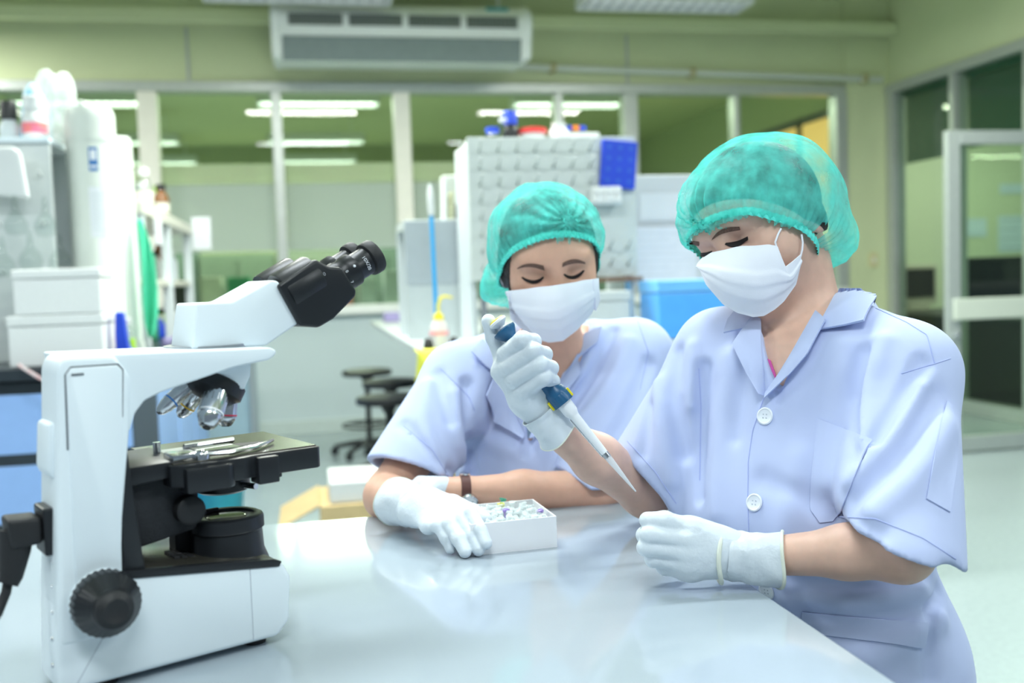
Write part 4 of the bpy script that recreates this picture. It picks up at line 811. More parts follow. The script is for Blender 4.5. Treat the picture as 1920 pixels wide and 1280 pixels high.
# condenser below the stage
m = MB(); m.lathe([(0.024, 0), (0.030, 0.003), (0.030, 0.014), (0.027, 0.0155), (0.027, 0.020), (0.033, 0.022), (0.033, 0.034)], (0.122, YC+0.012, 0.155), (0.122, YC+0.012, 1), 40); cd = m.build('condenser', M_mb, mc, True)
m = MB(); m.cyl((0.135, YC-0.016, 0.164), (0.142, YC-0.034, 0.164), 0.0035, n=12); m.build('iris_pin', M_chr, cd, True)
bx((0.062, YC-0.004, 0.085), (0.085, YC+0.02, 0.135), 0.002).build('rack_post', M_mb2, mc)
# black top plate, slots and lamp collector on the base
MB().prism([(-0.012, 0.1078), (0.140, 0.0895), (0.146, 0.0865), (0.146, 0.0895), (0.140, 0.0925), (-0.012, 0.1108)], 0.008, W-0.008, 0.0008).build('base_plate', mat('base_plate_black', (0.05, 0.048, 0.04), 0.25, 0.4), mc, True)
MB().prism([(-0.012, 0.1032), (0.146, 0.0835), (0.149, 0.0885), (0.14, 0.0925), (-0.012, 0.1105)], -0.0012, 0.009, 0.0006).build('plate_edge', M_mb, mc, True)
for i in range(4):
    for j in range(2):
        x = 0.048+i*0.0085; y = 0.035+j*0.018+i*0.002; z = 0.1078+(x+0.012)*(-0.1203)
        MB().prism([(x, z+0.0028), (x+0.006, z+0.0021), (x+0.006, z+0.0046-0.0008*i), (x, z+0.0052-0.0008*i)], y, y+0.015, 0.0006).build('switch', M_mb2, mc)
lc = (0.113, 0.056, 0.0855); m = MB(); m.lathe([(0.0427, 0), (0.0416, 0.003), (0.0382, 0.012), (0.0370, 0.034), (0.0393, 0.036), (0.0393, 0.037, 1), (0.0393, 0.046, 1), (0.0382, 0.049), (0.0342, 0.051), (0.0296, 0.0505), (0.0291, 0.0485), (0.0228, 0.0485), (0.0217, 0.0475), (0, 0.0475)], lc, (lc[0], lc[1], 1), 96, 48, 0.0010); lamp = m.build('lamp_collector', M_mb, mc, True)
m = MB(); m.lathe([(0.0205, 0), (0.0205, 0.0012), (0.018, 0.0015), (0.0, 0.0015)], (lc[0], lc[1], lc[2]+0.0475), (lc[0], lc[1], 1), 40); m.build('glass_disc', mat('collector_glass', (0.10, 0.10, 0.07), 0.08), lamp, True)
bx((lc[0]-0.012, lc[1]+0.026, lc[2]+0.049), (lc[0]+0.002, lc[1]+0.031, lc[2]+0.053), 0.001).build('tab', M_mb, lamp)
# coarse and fine focus knobs
kc = V(-0.034, 0, 0.088); 
m = MB(); m.lathe([(0.031, -0.004), (0.030, 0.004), (0.028, 0.007)], kc, kc+V(0, -1, 0), 48); m.build('knob_collar', M_mw, mc, True)
m = MB(); m.lathe([(0.029, 0.004), (0.0315, 0.006, 1), (0.0315, 0.020, 1), (0.0300, 0.0225), (0.0195, 0.0335), (0.0185, 0.037), (0.0180, 0.037)], kc, kc+V(0, -1, 0), 120, 30, 0.0014); kn = m.build('coarse_knob', M_mb, mc, True)
m = MB(); m.lathe([(0.0182, 0.034), (0.0182, 0.041), (0.0165, 0.044), (0.0125, 0.0455), (0.0115, 0.0475), (0.0105, 0.0475), (0.0085, 0.0462), (0, 0.0458)], kc, kc+V(0, -1, 0), 60); m.build('fine_knob', M_mb2, mc, True)
m = MB(); m.lathe([(0.02, 0.004), (0.022, 0.006, 1), (0.022, 0.020, 1), (0.021, 0.0225), (0.0195, 0.0335), (0.0, 0.034)], kc+V(0.008, WC, 0), kc+V(0.008, WC+1, 0), 60, 30, 0.0014); m.build('coarse_knob', M_mb, mc, True)
# head: white prism housing, black binocular body, eyepieces
hp = [(0.0765, 0.3185), (0.158, 0.3165), (0.1975, 0.339), (0.176, 0.3855), (0.168, 0.3875), (0.1225, 0.3655), (0.0845, 0.3655)]
MB().prism(hp, 0.032, 0.098, 0.003, 3).build('head_housing', M_mw, mc, True)
m = MB(); m.lathe([(0.044, 0), (0.046, 0.002), (0.046, 0.005)], (0.108, 0.071, 0.3155), (0.108, 0.071, 1), 48); m.build('head_ring', M_dull, mc, True)
hx = nrm(V(0.866, 0, 0.46)); hz = nrm(V(-0.46, 0, 0.866)); hb = V(0.187, 0, 0.3615)   # tilted frame of the eyepiece tubes
def H(a, b): q = hb+hx*a+hz*b; return (q[0], q[2])
MB().prism([H(-0.004, -0.027), H(0.014, -0.040), H(0.035, -0.041), H(0.072, -0.033), H(0.076, -0.028), H(0.073, 0.004), H(0.060, 0.012), H(0.050, 0.027), H(-0.004, 0.024)], 0.026, 0.110, 0.010, 4).build('binocular_body', M_mb, mc, True)
for yy in (0.050, 0.092):
    c0 = V(*[hb[0], yy, hb[2]])+hz*0.0025
    m = MB(); m.lathe([(0.026, 0.010), (0.0265, 0.012), (0.0265, 0.052), (0.0255, 0.054), (0.0, 0.054)], c0+hz*0.004-hx*0.006, c0+hz*0.004-hx*0.006+hx, 40); tb_ = m.build('tube_housing', M_mb, mc, True)
    c1 = c0-hz*0.013
    m = MB(); m.lathe([(0.020, 0.066), (0.020, 0.074), (0.0185, 0.075), (0.0185, 0.084), (0.0195, 0.085, 1), (0.0195, 0.096, 1), (0.017, 0.097), (0.0165, 0.099), (0.0165, 0.116), (0.0168, 0.118)], c1, c1+hx, 72, 36, 0.0004); ey = m.build('eyepiece', M_mb, mc, True)
    m = MB(); m.lathe([(0.0168, 0.116), (0.0198, 0.1175), (0.0205, 0.120), (0.0205, 0.1285), (0.0195, 0.130), (0.0135, 0.130), (0.0125, 0.1275), (0.0, 0.1265)], c1, c1+hx, 48); m.build('eyecup', M_mb2, ey, True)
    if yy < 0.07:
        for txt, ax_, az, sz in (('10X/20', 0.1075, 4, 0.0062), ('7', 0.0790, -25, 0.005), ('0', 0.0790, 18, 0.005)):
            tv, tf = text_mesh(txt, sz); rr_ = 0.0169 if ax_ > 0.1 else 0.0189; out = []
            for q in tv:
                an = math.radians(az)-(q[0])/rr_; out.append(c1+hx*(ax_+q[1])+(V(0, -1, 0)*math.cos(an)+hz*math.sin(an))*(rr_+q[2]))
            mesh('lettering', np.array(out), tf, M_paper, ey)
        m = MB(); an = math.radians(20); dd_ = V(0, -1, 0)*math.cos(an)+hz*math.sin(an); m.lathe([(0.0018, 0), (0.0015, 0.0008), (0, 0.001)], c1+hx*0.0905+dd_*0.0192, c1+hx*0.0905+dd_*1, 12); m.build('index_dot', M_paper, ey, True)
tv, tf = text_mesh('0', 0.006); mesh('lettering', [hb+hx*(0.050+q[0])+hz*(0.008+q[1])+V(0, 0.0256-q[2], 0) for q in tv], tf, mat('ink_dull', (0.4, 0.42, 0.45), 0.6), mc)
# rear screws and power inlet
for z, x in ((0.205, -0.0655), (0.168, -0.068), (0.150, -0.0695), (0.128, -0.0715), (0.105, -0.073), (0.080, -0.0745), (0.055, -0.076), (0.030, -0.0772)):
    m = MB(); m.lathe([(0.0028, -0.004), (0.0028, 0.0006), (0.0015, 0.0022), (0, 0.0024)], (x+0.001, 0.018, z), (x-1, 0.018, z), 12); m.build('screw', M_chr, mc, True)
bx((-0.078, 0.014, 0.135), (-0.062, 0.054, 0.180), 0.002).build('power_inlet', M_mb, mc)
pc = thing('power_cord', 'black angled mains plug and cord at the back of the microscope', 'power cord', (-0.174+0.0225*math.cos(MA)+0.004*math.sin(MA), 1.008+0.0225*math.sin(MA)-0.004*math.cos(MA), TZ), MA)
MB().prism([(-0.128, 0.145), (-0.1005, 0.147), (-0.1005, 0.172), (-0.130, 0.174)], 0.022, 0.058, 0.004, 3).build('plug', M_mb2, pc, True)
m = MB(); m.tube([(-0.120, 0.04, 0.160), (-0.123, 0.038, 0.140), (-0.128, 0.035, 0.118), (-0.131, 0.034, 0.112)], [0.016, 0.014, 0.0105, 0.009], 12); m.build('strain_relief', M_mb2, pc, True)
m = MB(); m.tube([(-0.129, 0.035, 0.122), (-0.133, 0.034, 0.105), (-0.142, 0.030, 0.088), (-0.158, 0.022, 0.070), (-0.185, 0.01, 0.048), (-0.23, -0.01, 0.022), (-0.28, -0.03, 0.008), (-0.36, -0.05, 0.006), (-0.5, 0.02, 0.006)], 0.0045, 10); m.build('cord', M_mb2, pc, True)

# ================================================================ open box of small tubes
bxo = HZ(884, 1042, TZ); bxr = HZ(1045, 1025, TZ); bw_ = float(np.linalg.norm((bxr-bxo)[:2])); brz = math.atan2(bxr[1]-bxo[1], bxr[0]-bxo[0]); BH = 0.044; BD = 0.118
tbx = thing('tube_box', 'open white cardboard box full of small clear tubes held by the front person', 'box', (bxo[0], bxo[1], TZ), brz)
M_box = mat('box_white', (0.90, 0.91, 0.93), 0.45, var=0.005)
bx((0, 0, 0), (bw_, BD, 0.002)).build('bottom', M_box, tbx)
for lo, hi in (((0, 0, 0.002), (bw_, 0.0016, BH)), ((0, BD-0.0016, 0.002), (bw_, BD, BH)), ((0, 0.0016, 0.002), (0.0016, BD-0.0016, BH)), ((bw_-0.0016, 0.0016, 0.002), (bw_, BD-0.0016, BH))): bx(lo, hi, 0.0003).build('side', M_box, tbx)
M_tubec = film('tube_polypropylene', (0.86, 0.92, 0.92), 0.5, 0.3); M_tubep = mat('tube_purple', (0.50, 0.38, 0.80), 0.25, trans=0.35, ior=1.2); M_tubey = mat('tube_yellow', (0.80, 0.82, 0.10), 0.25, trans=0.35, ior=1.2); M_tubeg = mat('tube_green', (0.15, 0.55, 0.40), 0.25, trans=0.35, ior=1.2)
def make_tube(mt):
    t = thing('microtube', 'x', 'tube'); m = MB(); m.lathe([(0.0012, 0), (0.0022, 0.0008), (0.0036, 0.011), (0.0036, 0.018), (0.0048, 0.0182), (0.0048, 0.0195), (0.0030, 0.0195)], (0, 0, -0.010), (0, 0, 9), 14); m.build('tube', mt, t, True)
    m = MB(); m.lathe([(0.0030, 0), (0.0048, 0.0003), (0.0048, 0.0020), (0.0036, 0.0022), (0.0033, 0.0012), (0, 0.0012)], (0, 0, 0.0096), (0, 0, 9), 14); m.box((0.004, -0.0018, 0.0085), (0.0062, 0.0018, 0.0112)); m.build('lid', mt, t, True); return t
protos = {}
Rb = Matrix.Rotation(brz, 4, 'Z'); rt = random.Random(21)
def put_tube(mt, lx, ly, lz, eul, label, group):
    if mt.name not in protos: protos[mt.name] = make_tube(mt); o = protos[mt.name]
    else: o = copy_tree(protos[mt.name])
    p_ = Rb @ Vector((lx, ly, lz)); o.location = (bxo[0]+p_.x, bxo[1]+p_.y, TZ+p_.z); o.rotation_euler = (eul[0], eul[1], eul[2]+brz); tag(o, label, 'tube', group); return o
for layer, z0 in ((0, 0.020), (1, 0.033)):
    for i in range(10):
        for j in range(9):
            lx = 0.014+i*(bw_-0.028)/9+rt.uniform(-0.002, 0.002); ly = 0.014+j*(BD-0.028)/8+rt.uniform(-0.002, 0.002); az = rt.uniform(0, 6.28) if (0 < i < 9 and 0 < j < 8) else (math.pi/2 if i in (0, 9) else 0)+rt.uniform(-0.2, 0.2)
            if layer == 0 and rt.random() < 0.55: continue
            put_tube(M_tubec, lx, ly, z0+rt.uniform(-0.003, 0.003), (0.15*rt.uniform(-1, 1), rt.uniform(-1.3, 1.3), az), 'one of the many small clear tubes heaped in the white box', 'clear tubes in the white box')
bl = lambda px, py: (Rb.inverted() @ (Vector(HZ(px, py, TZ+BH))-Vector((bxo[0], bxo[1], TZ+BH))))
for mt, px, py, lab in ((M_tubep, 950, 957, 'purple tube near the middle of the white box'), (M_tubep, 1015, 958, 'purple tube at the right end of the white box'), (M_tubey, 940, 946, 'yellow tube on top of the clear tubes in the box'), (M_tubeg, 941, 937, 'pale green tube at the back of the white box')):
    q = bl(px, py); put_tube(mt, q.x, q.y, BH-0.009, (rt.uniform(-0.3, 0.3), rt.uniform(-0.3, 0.3), rt.uniform(0, 6)), lab, 'coloured tubes in the white box')

# ================================================================ people
M_skinA = mat('skin_front_person', (0.68, 0.40, 0.29), 0.48, sss=0.18, sssc=0.006, var=0.05, vscale=60, bump=0.03, bscale=700)
M_skinB = mat('skin_right_person', (0.71, 0.46, 0.36), 0.48, sss=0.18, sssc=0.006, var=0.05, vscale=60, bump=0.03, bscale=700)
M_coat = mat('lab_coat_white', (0.49, 0.565, 0.82), 0.8, sheen=0.1, var=0.01, vscale=30, bump=0.03, bscale=1200)
M_glove = mat('latex_glove', (0.69, 0.76, 0.82), 0.42, sss=0.12, sssr=(1, .9, .8), sssc=0.004, var=0.02, bump=0.22, bscale=55, stretch=(1, 1, 1))
M_mask = mat('mask_white', (0.88, 0.91, 0.99), 0.85, var=0.01, bump=0.04, bscale=700)
M_cap = film('cap_teal', (0.16, 0.86, 0.76), 0.28, 0.30, nscale=30, op2=0.86)
M_band = mat('cap_band_teal', (0.12, 0.78, 0.68), 0.8, var=0.12, vscale=90)
M_hair = mat('dark_brown_hair', (0.022, 0.014, 0.011), 0.45, var=0.3, vscale=90, stretch=(1, 1, 0.15), bump=0.3, bscale=200)
M_lash = mat('lash_dark', (0.012, 0.009, 0.009), 0.6); M_brow = mat('brow_dark', (0.15, 0.085, 0.065), 0.8, var=0.3, vscale=400)
M_button = mat('button_pearl', (0.78, 0.83, 0.90), 0.3); M_pink = mat('pink_shirt', (0.72, 0.12, 0.42), 0.8, bump=0.05, bscale=900); M_greyshirt = mat('blue_grey_shirt', (0.22, 0.32, 0.42), 0.8, bump=0.1, bscale=400)
M_trouser = mat('dark_trousers', (0.03, 0.035, 0.06), 0.85, var=0.1); M_shoe = mat('shoe_black', (0.02, 0.02, 0.02), 0.5)
M_lid = mat('lid_skin', (0.52, 0.33, 0.26), 0.4, sss=0.1, sssc=0.004)

def frame(yaw, pitch, roll):
    """head axes from angles seen by the camera: yaw > 0 turns the face to image left, pitch > 0 looks down, roll > 0 leans the crown to image left"""
    y, p, r = map(math.radians, (yaw, pitch, roll))
    h = -math.sin(y)*CR-math.cos(y)*CF
    f = math.cos(p)*h-math.sin(p)*CU; u = math.cos(p)*CU+math.sin(p)*h; l = np.cross(u, f)
    u2 = math.cos(r)*u-math.sin(r)*l; l2 = math.cos(r)*l+math.sin(r)*u
    return nrm(l2), nrm(f), nrm(u2)
class Head:
    def __init__(s, c, yaw, pitch, roll, k=1.0):
        s.c = c; s.l, s.f, s.u = frame(yaw, pitch, roll); s.M = np.array([s.l, s.f, s.u]); s.k = k
    def P(s, l, f, u): return s.c+(s.l*l+s.f*f+s.u*u)*s.k
    def loc(s, p): return (p-s.c)@s.M.T/s.k
    def sdf(s, p):
        k = s.k; E = lambda c, r: ell(p, s.P(*c), s.M, np.array(r)*k)
        d = E((0, -0.012, 0.018), (0.074, 0.094, 0.085))
        d = smin(d, E((0, 0.030, 0.0), (0.064, 0.060, 0.072)), 0.05*k)
        d = smin(d, E((0, 0.034, -0.055), (0.054, 0.052, 0.068)), 0.05*k)
        d = smin(d, E((0, 0.062, -0.108), (0.024, 0.022, 0.020)), 0.04*k)           # chin
        for sg in (-1, 1):
            d = smin(d, E((sg*0.040, 0.058, -0.045), (0.022, 0.024, 0.022)), 0.03*k)  # cheek
            d = smin(d, E((sg*0.030, 0.078, 0.012), (0.024, 0.012, 0.009)), 0.02*k)   # brow ridge
            d = smax(d, -E((sg*0.032, 0.105, -0.016), (0.020, 0.020, 0.013)), 0.016*k)  # socket
            d = smin(d, E((sg*0.032, 0.072, -0.016), (0.0155, 0.0150, 0.0120)), 0.006*k)  # lid over the eye
            d = d+0.0016*np.exp(-(segd(p, s.P(sg*0.018, 0.088, -0.008), s.P(sg*0.046, 0.080, -0.007))/(0.0022*k))**2)  # lid crease
            e = E((sg*0.076, -0.008, -0.022), (0.008, 0.020, 0.030)); d = smin(d, e, 0.008*k)   # ear
        d = smin(d, cap(p, s.P(0, 0.086, -0.008), s.P(0, 0.104, -0.050), 0.0085*k, 0.013*k), 0.016*k)  # nose
        return d
def button(fn, px, py, d0, r, parent):
    P = march(fn, np.array([px], float), np.array([py], float), d0)[0]; n = nrm(grad(fn, P[None])[0]); u = nrm(np.cross(n, [0, 0, 1])); v = np.cross(n, u)
    m = MB(); m.lathe([(r*0.9, -0.001), (r, 0.0006), (r, 0.0018), (r*0.86, 0.0026), (r*0.74, 0.0018), (r*0.70, 0.0016), (0, 0.0016)], P, P+n, 28); b = m.build('button', M_button, parent, True, True)
    for a, c in ((1, 1), (1, -1), (-1, 1), (-1, -1)):
        m = MB(); q = P+(u*a+v*c)*r*0.2; m.lathe([(r*0.10, 0.0012), (r*0.08, 0.0020), (0, 0.002)], q, q+n, 8); m.build('stitch_hole', mat('button_hole', (0.45, 0.5, 0.58), 0.6), b, True, True)
def sheet_on(fn, ea, eb, n, m, off, d0, name, mt, parent, thick=0.0012, bulge=0.0, label=None, sm=2):
    if name in ('eyebrow', 'eyelashes'): ea, eb = chaikin(ea), chaikin(eb)
    if name in ('collar', 'lapel'):
        ra = np.linspace(off*0.6, off*0.6+0.010, m); off = np.tile(ra[::-1] if label == 'outer first' else ra, (n, 1)); label = None
    v, f = patch(fn, ea, eb, n, m, off, d0, thick, bulge, sm); return mesh(name, v, f, mt, parent, True, True, label)
def J(*a): return at(*a)
def bounds(pts, pad):
    P = np.array(pts); return P.min(0)-pad, P.max(0)+pad
def FP(fn, pts, d0):
    q = np.asarray(pts, float); return list(march(fn, q[:, 0], q[:, 1], d0))
def folds(fn, d0, spec):
    """spec: (pixel polyline, width, height); the creases are laid on the surface fn"""
    return [(FP(fn, resample(pts, 6), d0), w*0.92, a*1.3) for pts, w, a in spec]
def half(p, q, n): return (p-np.asarray(q))@nrm(n)

def make_cap(hd, fn_head, parent, gather, puff=(0.098, 0.122, 0.108), ctr=(0, -0.022, 0.040), hs=0.60, h0=-0.016, seed=0, bag=None, hlow=-0.085):
    k = hd.k
    def hemd(p):
        q = hd.loc(p); hu = -smin(-(hs*q[:, 1]+h0), np.full(len(q), -hlow), 0.03); return (q[:, 2]-hu)/math.sqrt(1+hs*hs*0.6)*k     # > 0 above the hem line
    r_ = np.random.RandomState(seed); ph = r_.uniform(0, 6.28, 12)
    gp = np.asarray(gather)
    ax = nrm(V(0, -hs, 1)); e1 = V(1, 0, 0); e2 = np.cross(ax, e1)
    def fn(p):
        d = ell(p, hd.P(*ctr), hd.M, np.array(puff)*k)
        if bag is not None: d = smin(d, ell(p, hd.P(*bag[0]), hd.M, np.array(bag[1])*k), 0.05*k)
        q = hd.loc(p)-np.array(ctr); hh = hemd(p)
        th = np.arctan2(q@e2, q@e1)
        d = smax(d, -(hh+0.015), 0.045*k)
        fall = np.clip(1-hh/(0.075*k), 0, 1)
        d = d+0.0018*fall*np.sin(52*th+2*np.sin(3*th+ph[0]))                                      # gathered pleats rising from the hem
        w = (q-gp); dist = np.linalg.norm(w, axis=1); psi = np.arctan2(w[:, 2], w[:, 0])
        d = d+0.0034*np.exp(-(dist/0.085)**2)*np.sin(15*psi+ph[1]+2*np.sin(2*psi+ph[2]))           # folds fanning out of the front gather
        big = np.sin(34*q[:, 0]+22*q[:, 2]+ph[3])*np.sin(28*q[:, 1]-30*q[:, 2]+ph[4])+0.7*np.sin(62*q[:, 2]+46*q[:, 1]+5*np.sin(22*q[:, 0])+ph[5])
        d = d+0.0028*big+0.0009*np.sin(150*q[:, 0]+90*q[:, 2]+4*np.sin(40*q[:, 1]))*np.sin(110*q[:, 1]+ph[6])
        return d
    R_ = 0.17*k; v, f = surf(fn, hd.c-R_, hd.c+R_+V(0, 0, 0.02), 0.0030, 1)
    msk = (fn_head(v) > 0.0040)
    v, f = keep(v, f, msk)
    o = fastmesh('bouffant_cap', v, f, M_cap, parent)
    # elastic band: ruffled ring where the hem plane meets the head
    N = 420; th_ = np.linspace(0, 2*math.pi, N, endpoint=False); base_ = np.stack([np.cos(th_), np.sin(th_), np.zeros(N)], 1); loc_ = base_*0.08
    for _ in range(80):                      # walk each azimuth to the point where hem line and head surface meet
        W_ = hd.c+(loc_@hd.M)*k; dh = fn_head(W_)-0.005; loc_[:, :2] -= 0.6*(dh/k)[:, None]*base_[:, :2]; loc_[:, 2] = -smin(-(hs*loc_[:, 1]+h0), np.full(N, -hlow), 0.03)
    D = base_@hd.M
    axw = hd.M.T@ax; ring = hd.c+(loc_@hd.M)*k; vs = []; K = 7
    for i in range(N):
        a = 2*math.pi*i/N; rip = 0.0014*math.sin(a*78)
        for j in range(K):
            s = j/(K-1); wv = 0.0022*math.sin(math.pi*s)+rip*(0.4+0.6*abs(2*s-1)); vs.append(ring[i]+axw*(s*0.0125-0.004+0.0012*math.sin(a*78+1)*(s-0.5))+D[i]*(wv+0.0015))
    fs = [(i*K+j, i*K+j+1, ((i+1) % N)*K+j+1, ((i+1) % N)*K+j) for i in range(N) for j in range(K-1)]
    b = fastmesh('elastic_band', np.array(vs), np.array(fs), M_band, o); 
    return o, hemd

def hand_sdf(palms, fingers, kf=0.006, extra=None):
    def fn(p):
        d = None
        for (a, b, u, ra, rb) in palms:
            e = ecap(p, a, b, u, ra, rb); d = e if d is None else smin(d, e, 0.018)
        fd = None
        for js in fingers:
            e = chain(p, js, 0.004); fd = e if fd is None else smin(fd, e, 0.0022)
        d = smin(d, fd, kf*1.6)
        if extra: d = extra(p, d)
        return d
    return fn
def cuff_mesh(name, a, b, ua, ra, rb, parent, n=48, m=16, wrinkle=0.0012, roll=0.0022, seed=1, trumpet=0.0):
    """glove cuff: open tube from a (wrist side) to b (rim), rolled rim"""
    a = np.asarray(a); b = np.asarray(b); w = nrm(b-a); u = nrm(np.asarray(ua)-w*np.dot(ua, w)); v = np.cross(w, u); L = np.linalg.norm(b-a); r_ = np.random.RandomState(seed); ph = r_.uniform(0, 6, 6); vs = []
    for side in (0, 1):
        for i in range(m):
            s = i/(m-1)
            for j in range(n):
                an = 2*math.pi*j/n; ru = ra[0]+(rb[0]-ra[0])*s+trumpet*s*s; rv = ra[1]+(rb[1]-ra[1])*s+trumpet*s*s
                wr = wrinkle*(math.sin(3*an+ph[0]+4*s)+0.6*math.sin(5*an+ph[1]-7*s)+0.8*math.sin(22*s+2*math.sin(an+ph[2]))*(1-s)); q = 1-side*0.0008/ru
                vs.append(a+w*(L*s+0.003*math.sin(2*an+ph[3])*s)+(u*math.cos(an)*(ru+wr)+v*math.sin(an)*(rv+wr))*q)
    fs = []
    for side in (0, 1):
        o = side*m*n
        for i in range(m-1):
            for j in range(n):
                q = (o+i*n+j, o+i*n+(j+1) % n, o+(i+1)*n+(j+1) % n, o+(i+1)*n+j); fs.append(q if side == 0 else q[::-1])
    for j in range(n): fs.append(((m-1)*n+j, (m-1)*n+(j+1) % n, m*n+(m-1)*n+(j+1) % n, m*n+(m-1)*n+j))
    for j in range(n): fs.append((j, m*n+j, m*n+(j+1) % n, (j+1) % n))
    o = mesh(name, vs, fs, M_glove, parent, True, True)
    if roll:
        rim = [vs[(m-1)*n+j] for j in range(n)]; mb = MB(); mb.tube(rim, roll, 8, True); mb.build('rolled_rim', mat('glove_rim', (0.74, 0.78, 0.68), 0.45), o, True, True)
    return o

# ---------------------------------------------------------------- person on the right (B)
pB = thing('person', 'person in white lab coat, teal cap and mask on the right, holding a pipette', 'person', (0.72, 1.22, 0.0))
sB = nrm(V(0.515, -0.857, -0.0)); fB = nrm(np.cross(V(0, 0, 1), sB)); fB = -fB if fB[1] > 0 and fB[0] > 0 else fB
hB = Head(J(1425, 408, 1.40), 50, 21, 14, 1.0)
neck_t = hB.P(0, -0.030, -0.075); neck_b = J(1512, 640, 1.41)
B_lsh, B_rsh = J(1700, 700, 1.255), J(1350, 662, 1.46); B_lel, B_rel = J(1690, 1030, 1.14), J(1212, 922, 1.50); B_lw, B_rw = J(1440, 1042, 1.195), J(1030, 796, 1.37)
tA, tB_, tC = J(1492, 715, 1.385), J(1495, 960, 1.365), J(1560, 1230, 1.38)
def torsoB(p):
    d = ecap(p, tA, tB_, sB, (0.160, 0.100), (0.160, 0.112)); d = smin(d, ecap(p, tB_, tC, sB, (0.160, 0.112), (0.170, 0.135)), 0.05)
    d = smin(d, cap(p, J(1555, 632, 1.40), B_lsh, 0.050, 0.056), 0.06); d = smin(d, cap(p, J(1455, 640, 1.43), B_rsh, 0.050, 0.055), 0.06)
    return d
def armsB(p):
    d = smin(cap(p, B_rsh, B_rel, 0.044, 0.036), cap(p, B_rel, J(1120, 860, 1.435), 0.0365, 0.0335), 0.02)
    d = smin(d, cap(p, J(1120, 860, 1.435), B_rw, 0.0335, 0.0225), 0.02)
    e = smin(cap(p, B_lsh, B_lel, 0.044, 0.035), cap(p, B_lel, J(1590, 1034, 1.165), 0.034, 0.029), 0.02); e = smin(e, cap(p, J(1590, 1034, 1.165), B_lw, 0.029, 0.0225), 0.02)
    return np.minimum(d, e)
def bodyB(p):
    d = hB.sdf(p); nk = ecap(p, neck_t, neck_b, sB, (0.050, 0.050), (0.056, 0.054)); d = smin(d, nk, 0.03)
    d = smin(d, np.maximum(torsoB(p)+0.013, half(p, J(1500, 1150, 1.37), -CU)), 0.03)
    return smin(d, armsB(p), 0.02)
lo, hi = bounds([hB.P(0, 0, 0.09), hB.P(0, 0.1, 0), hB.P(0, -0.1, 0), B_lel, B_rel, B_rw, B_lw, J(1500, 1150, 1.37), B_lsh, B_rsh], 0.16)
v, f = surf(bodyB, lo, hi, 0.0042, 2); fastmesh('body', v, f, M_skinB, pB)
# head region again at finer resolution would double the surface, so the face detail comes from the projected vertices above
hair = lambda p: smax(hB.sdf(p)-0.003, -(((hB.loc(p)[:, 2]-(0.95*hB.loc(p)[:, 1]-0.040)))), 0.006)
v, f = surf(hair, hB.c-0.15, hB.c+0.15, 0.005, 1); fastmesh('hair', v, f, M_hair, pB)
capB, hemB = make_cap(hB, hB.sdf, pB, (0.0, 0.120, 0.005), puff=(0.106, 0.136, 0.098), ctr=(0, -0.008, 0.016), hs=0.90, h0=-0.066, seed=3, bag=((0.0, -0.085, -0.060), (0.070, 0.055, 0.066)), hlow=-0.112)
# coat
B_hem_l = (J(1676, 1022, 1.125), nrm(-0.30*CR-0.95*CU+0.1*CF)); B_hem_r = (J(1212, 905, 1.47), nrm(-0.74*CR-0.67*CU-0.05*CF))
def sleevesB(p, o=0.0):
    a = ecap(p, B_lsh, J(1682, 1060, 1.125), CR, (0.060+o, 0.060+o), (0.074+o, 0.066+o))
    a = smax(a, half(p, *B_hem_l), 0.004)
    b = ecap(p, B_rsh, J(1205, 925, 1.49), nrm(CR*0.7-CU*0.7), (0.060+o, 0.060+o), (0.072+o, 0.066+o))
    b = smin(b, cap(p, J(1335, 760, 1.44), J(1268, 930, 1.44), 0.045+o, 0.028+o), 0.05)
    b = smax(b, half(p, *B_hem_r), 0.004)
    return a, b
_b0 = lambda p: smin(smin(torsoB(p), ecap(p, tC, J(1590, 1390, 1.40), sB, (0.17, 0.140), (0.18, 0.16)), 0.05), np.minimum(*sleevesB(p)), 0.03)
FB = folds(_b0, 0.9, [([(1618, 660), (1604, 750), (1606, 860)], 0.011, -0.013), ([(1655, 640), (1630, 720), (1618, 830)], 0.014, 0.008), ([(1730, 680), (1690, 750), (1645, 825)], 0.010, -0.013), ([(1580, 650), (1565, 760), (1560, 900)], 0.016, 0.007), ([(1320, 690), (1313, 800), (1310, 930)], 0.010, -0.016),
      ([(1370, 670), (1350, 800), (1345, 960)], 0.016, 0.007), ([(1395, 690), (1380, 820)], 0.012, -0.005), ([(1430, 900), (1520, 935), (1640, 1000)], 0.016, -0.006), ([(1460, 1020), (1500, 860)], 0.02, 0.005), ([(1270, 660), (1262, 740), (1285, 850)], 0.012, -0.010), ([(1235, 720), (1240, 800), (1260, 900)], 0.013, 0.008), ([(1220, 760), (1205, 850)], 0.010, -0.005), ([(1300, 650), (1300, 760)], 0.012, 0.006),
      ([(1760, 740), (1700, 850), (1600, 935)], 0.014, -0.008), ([(1775, 800), (1720, 890), (1640, 960)], 0.016, 0.008), ([(1720, 720), (1670, 820), (1600, 900)], 0.014, 0.007), ([(1480, 1120), (1620, 1125), (1780, 1085)], 0.018, 0.009), ([(1480, 1095), (1600, 1100), (1740, 1075)], 0.012, -0.008), ([(1540, 1225), (1640, 1235), (1760, 1160)], 0.016, 0.008), ([(1780, 1070), (1740, 1150), (1745, 1270)], 0.012, -0.008), ([(1460, 1060), (1530, 1160)], 0.014, -0.006)])
vA, vB = J(1441, 708, 1.272), J(1494, 600, 1.35)
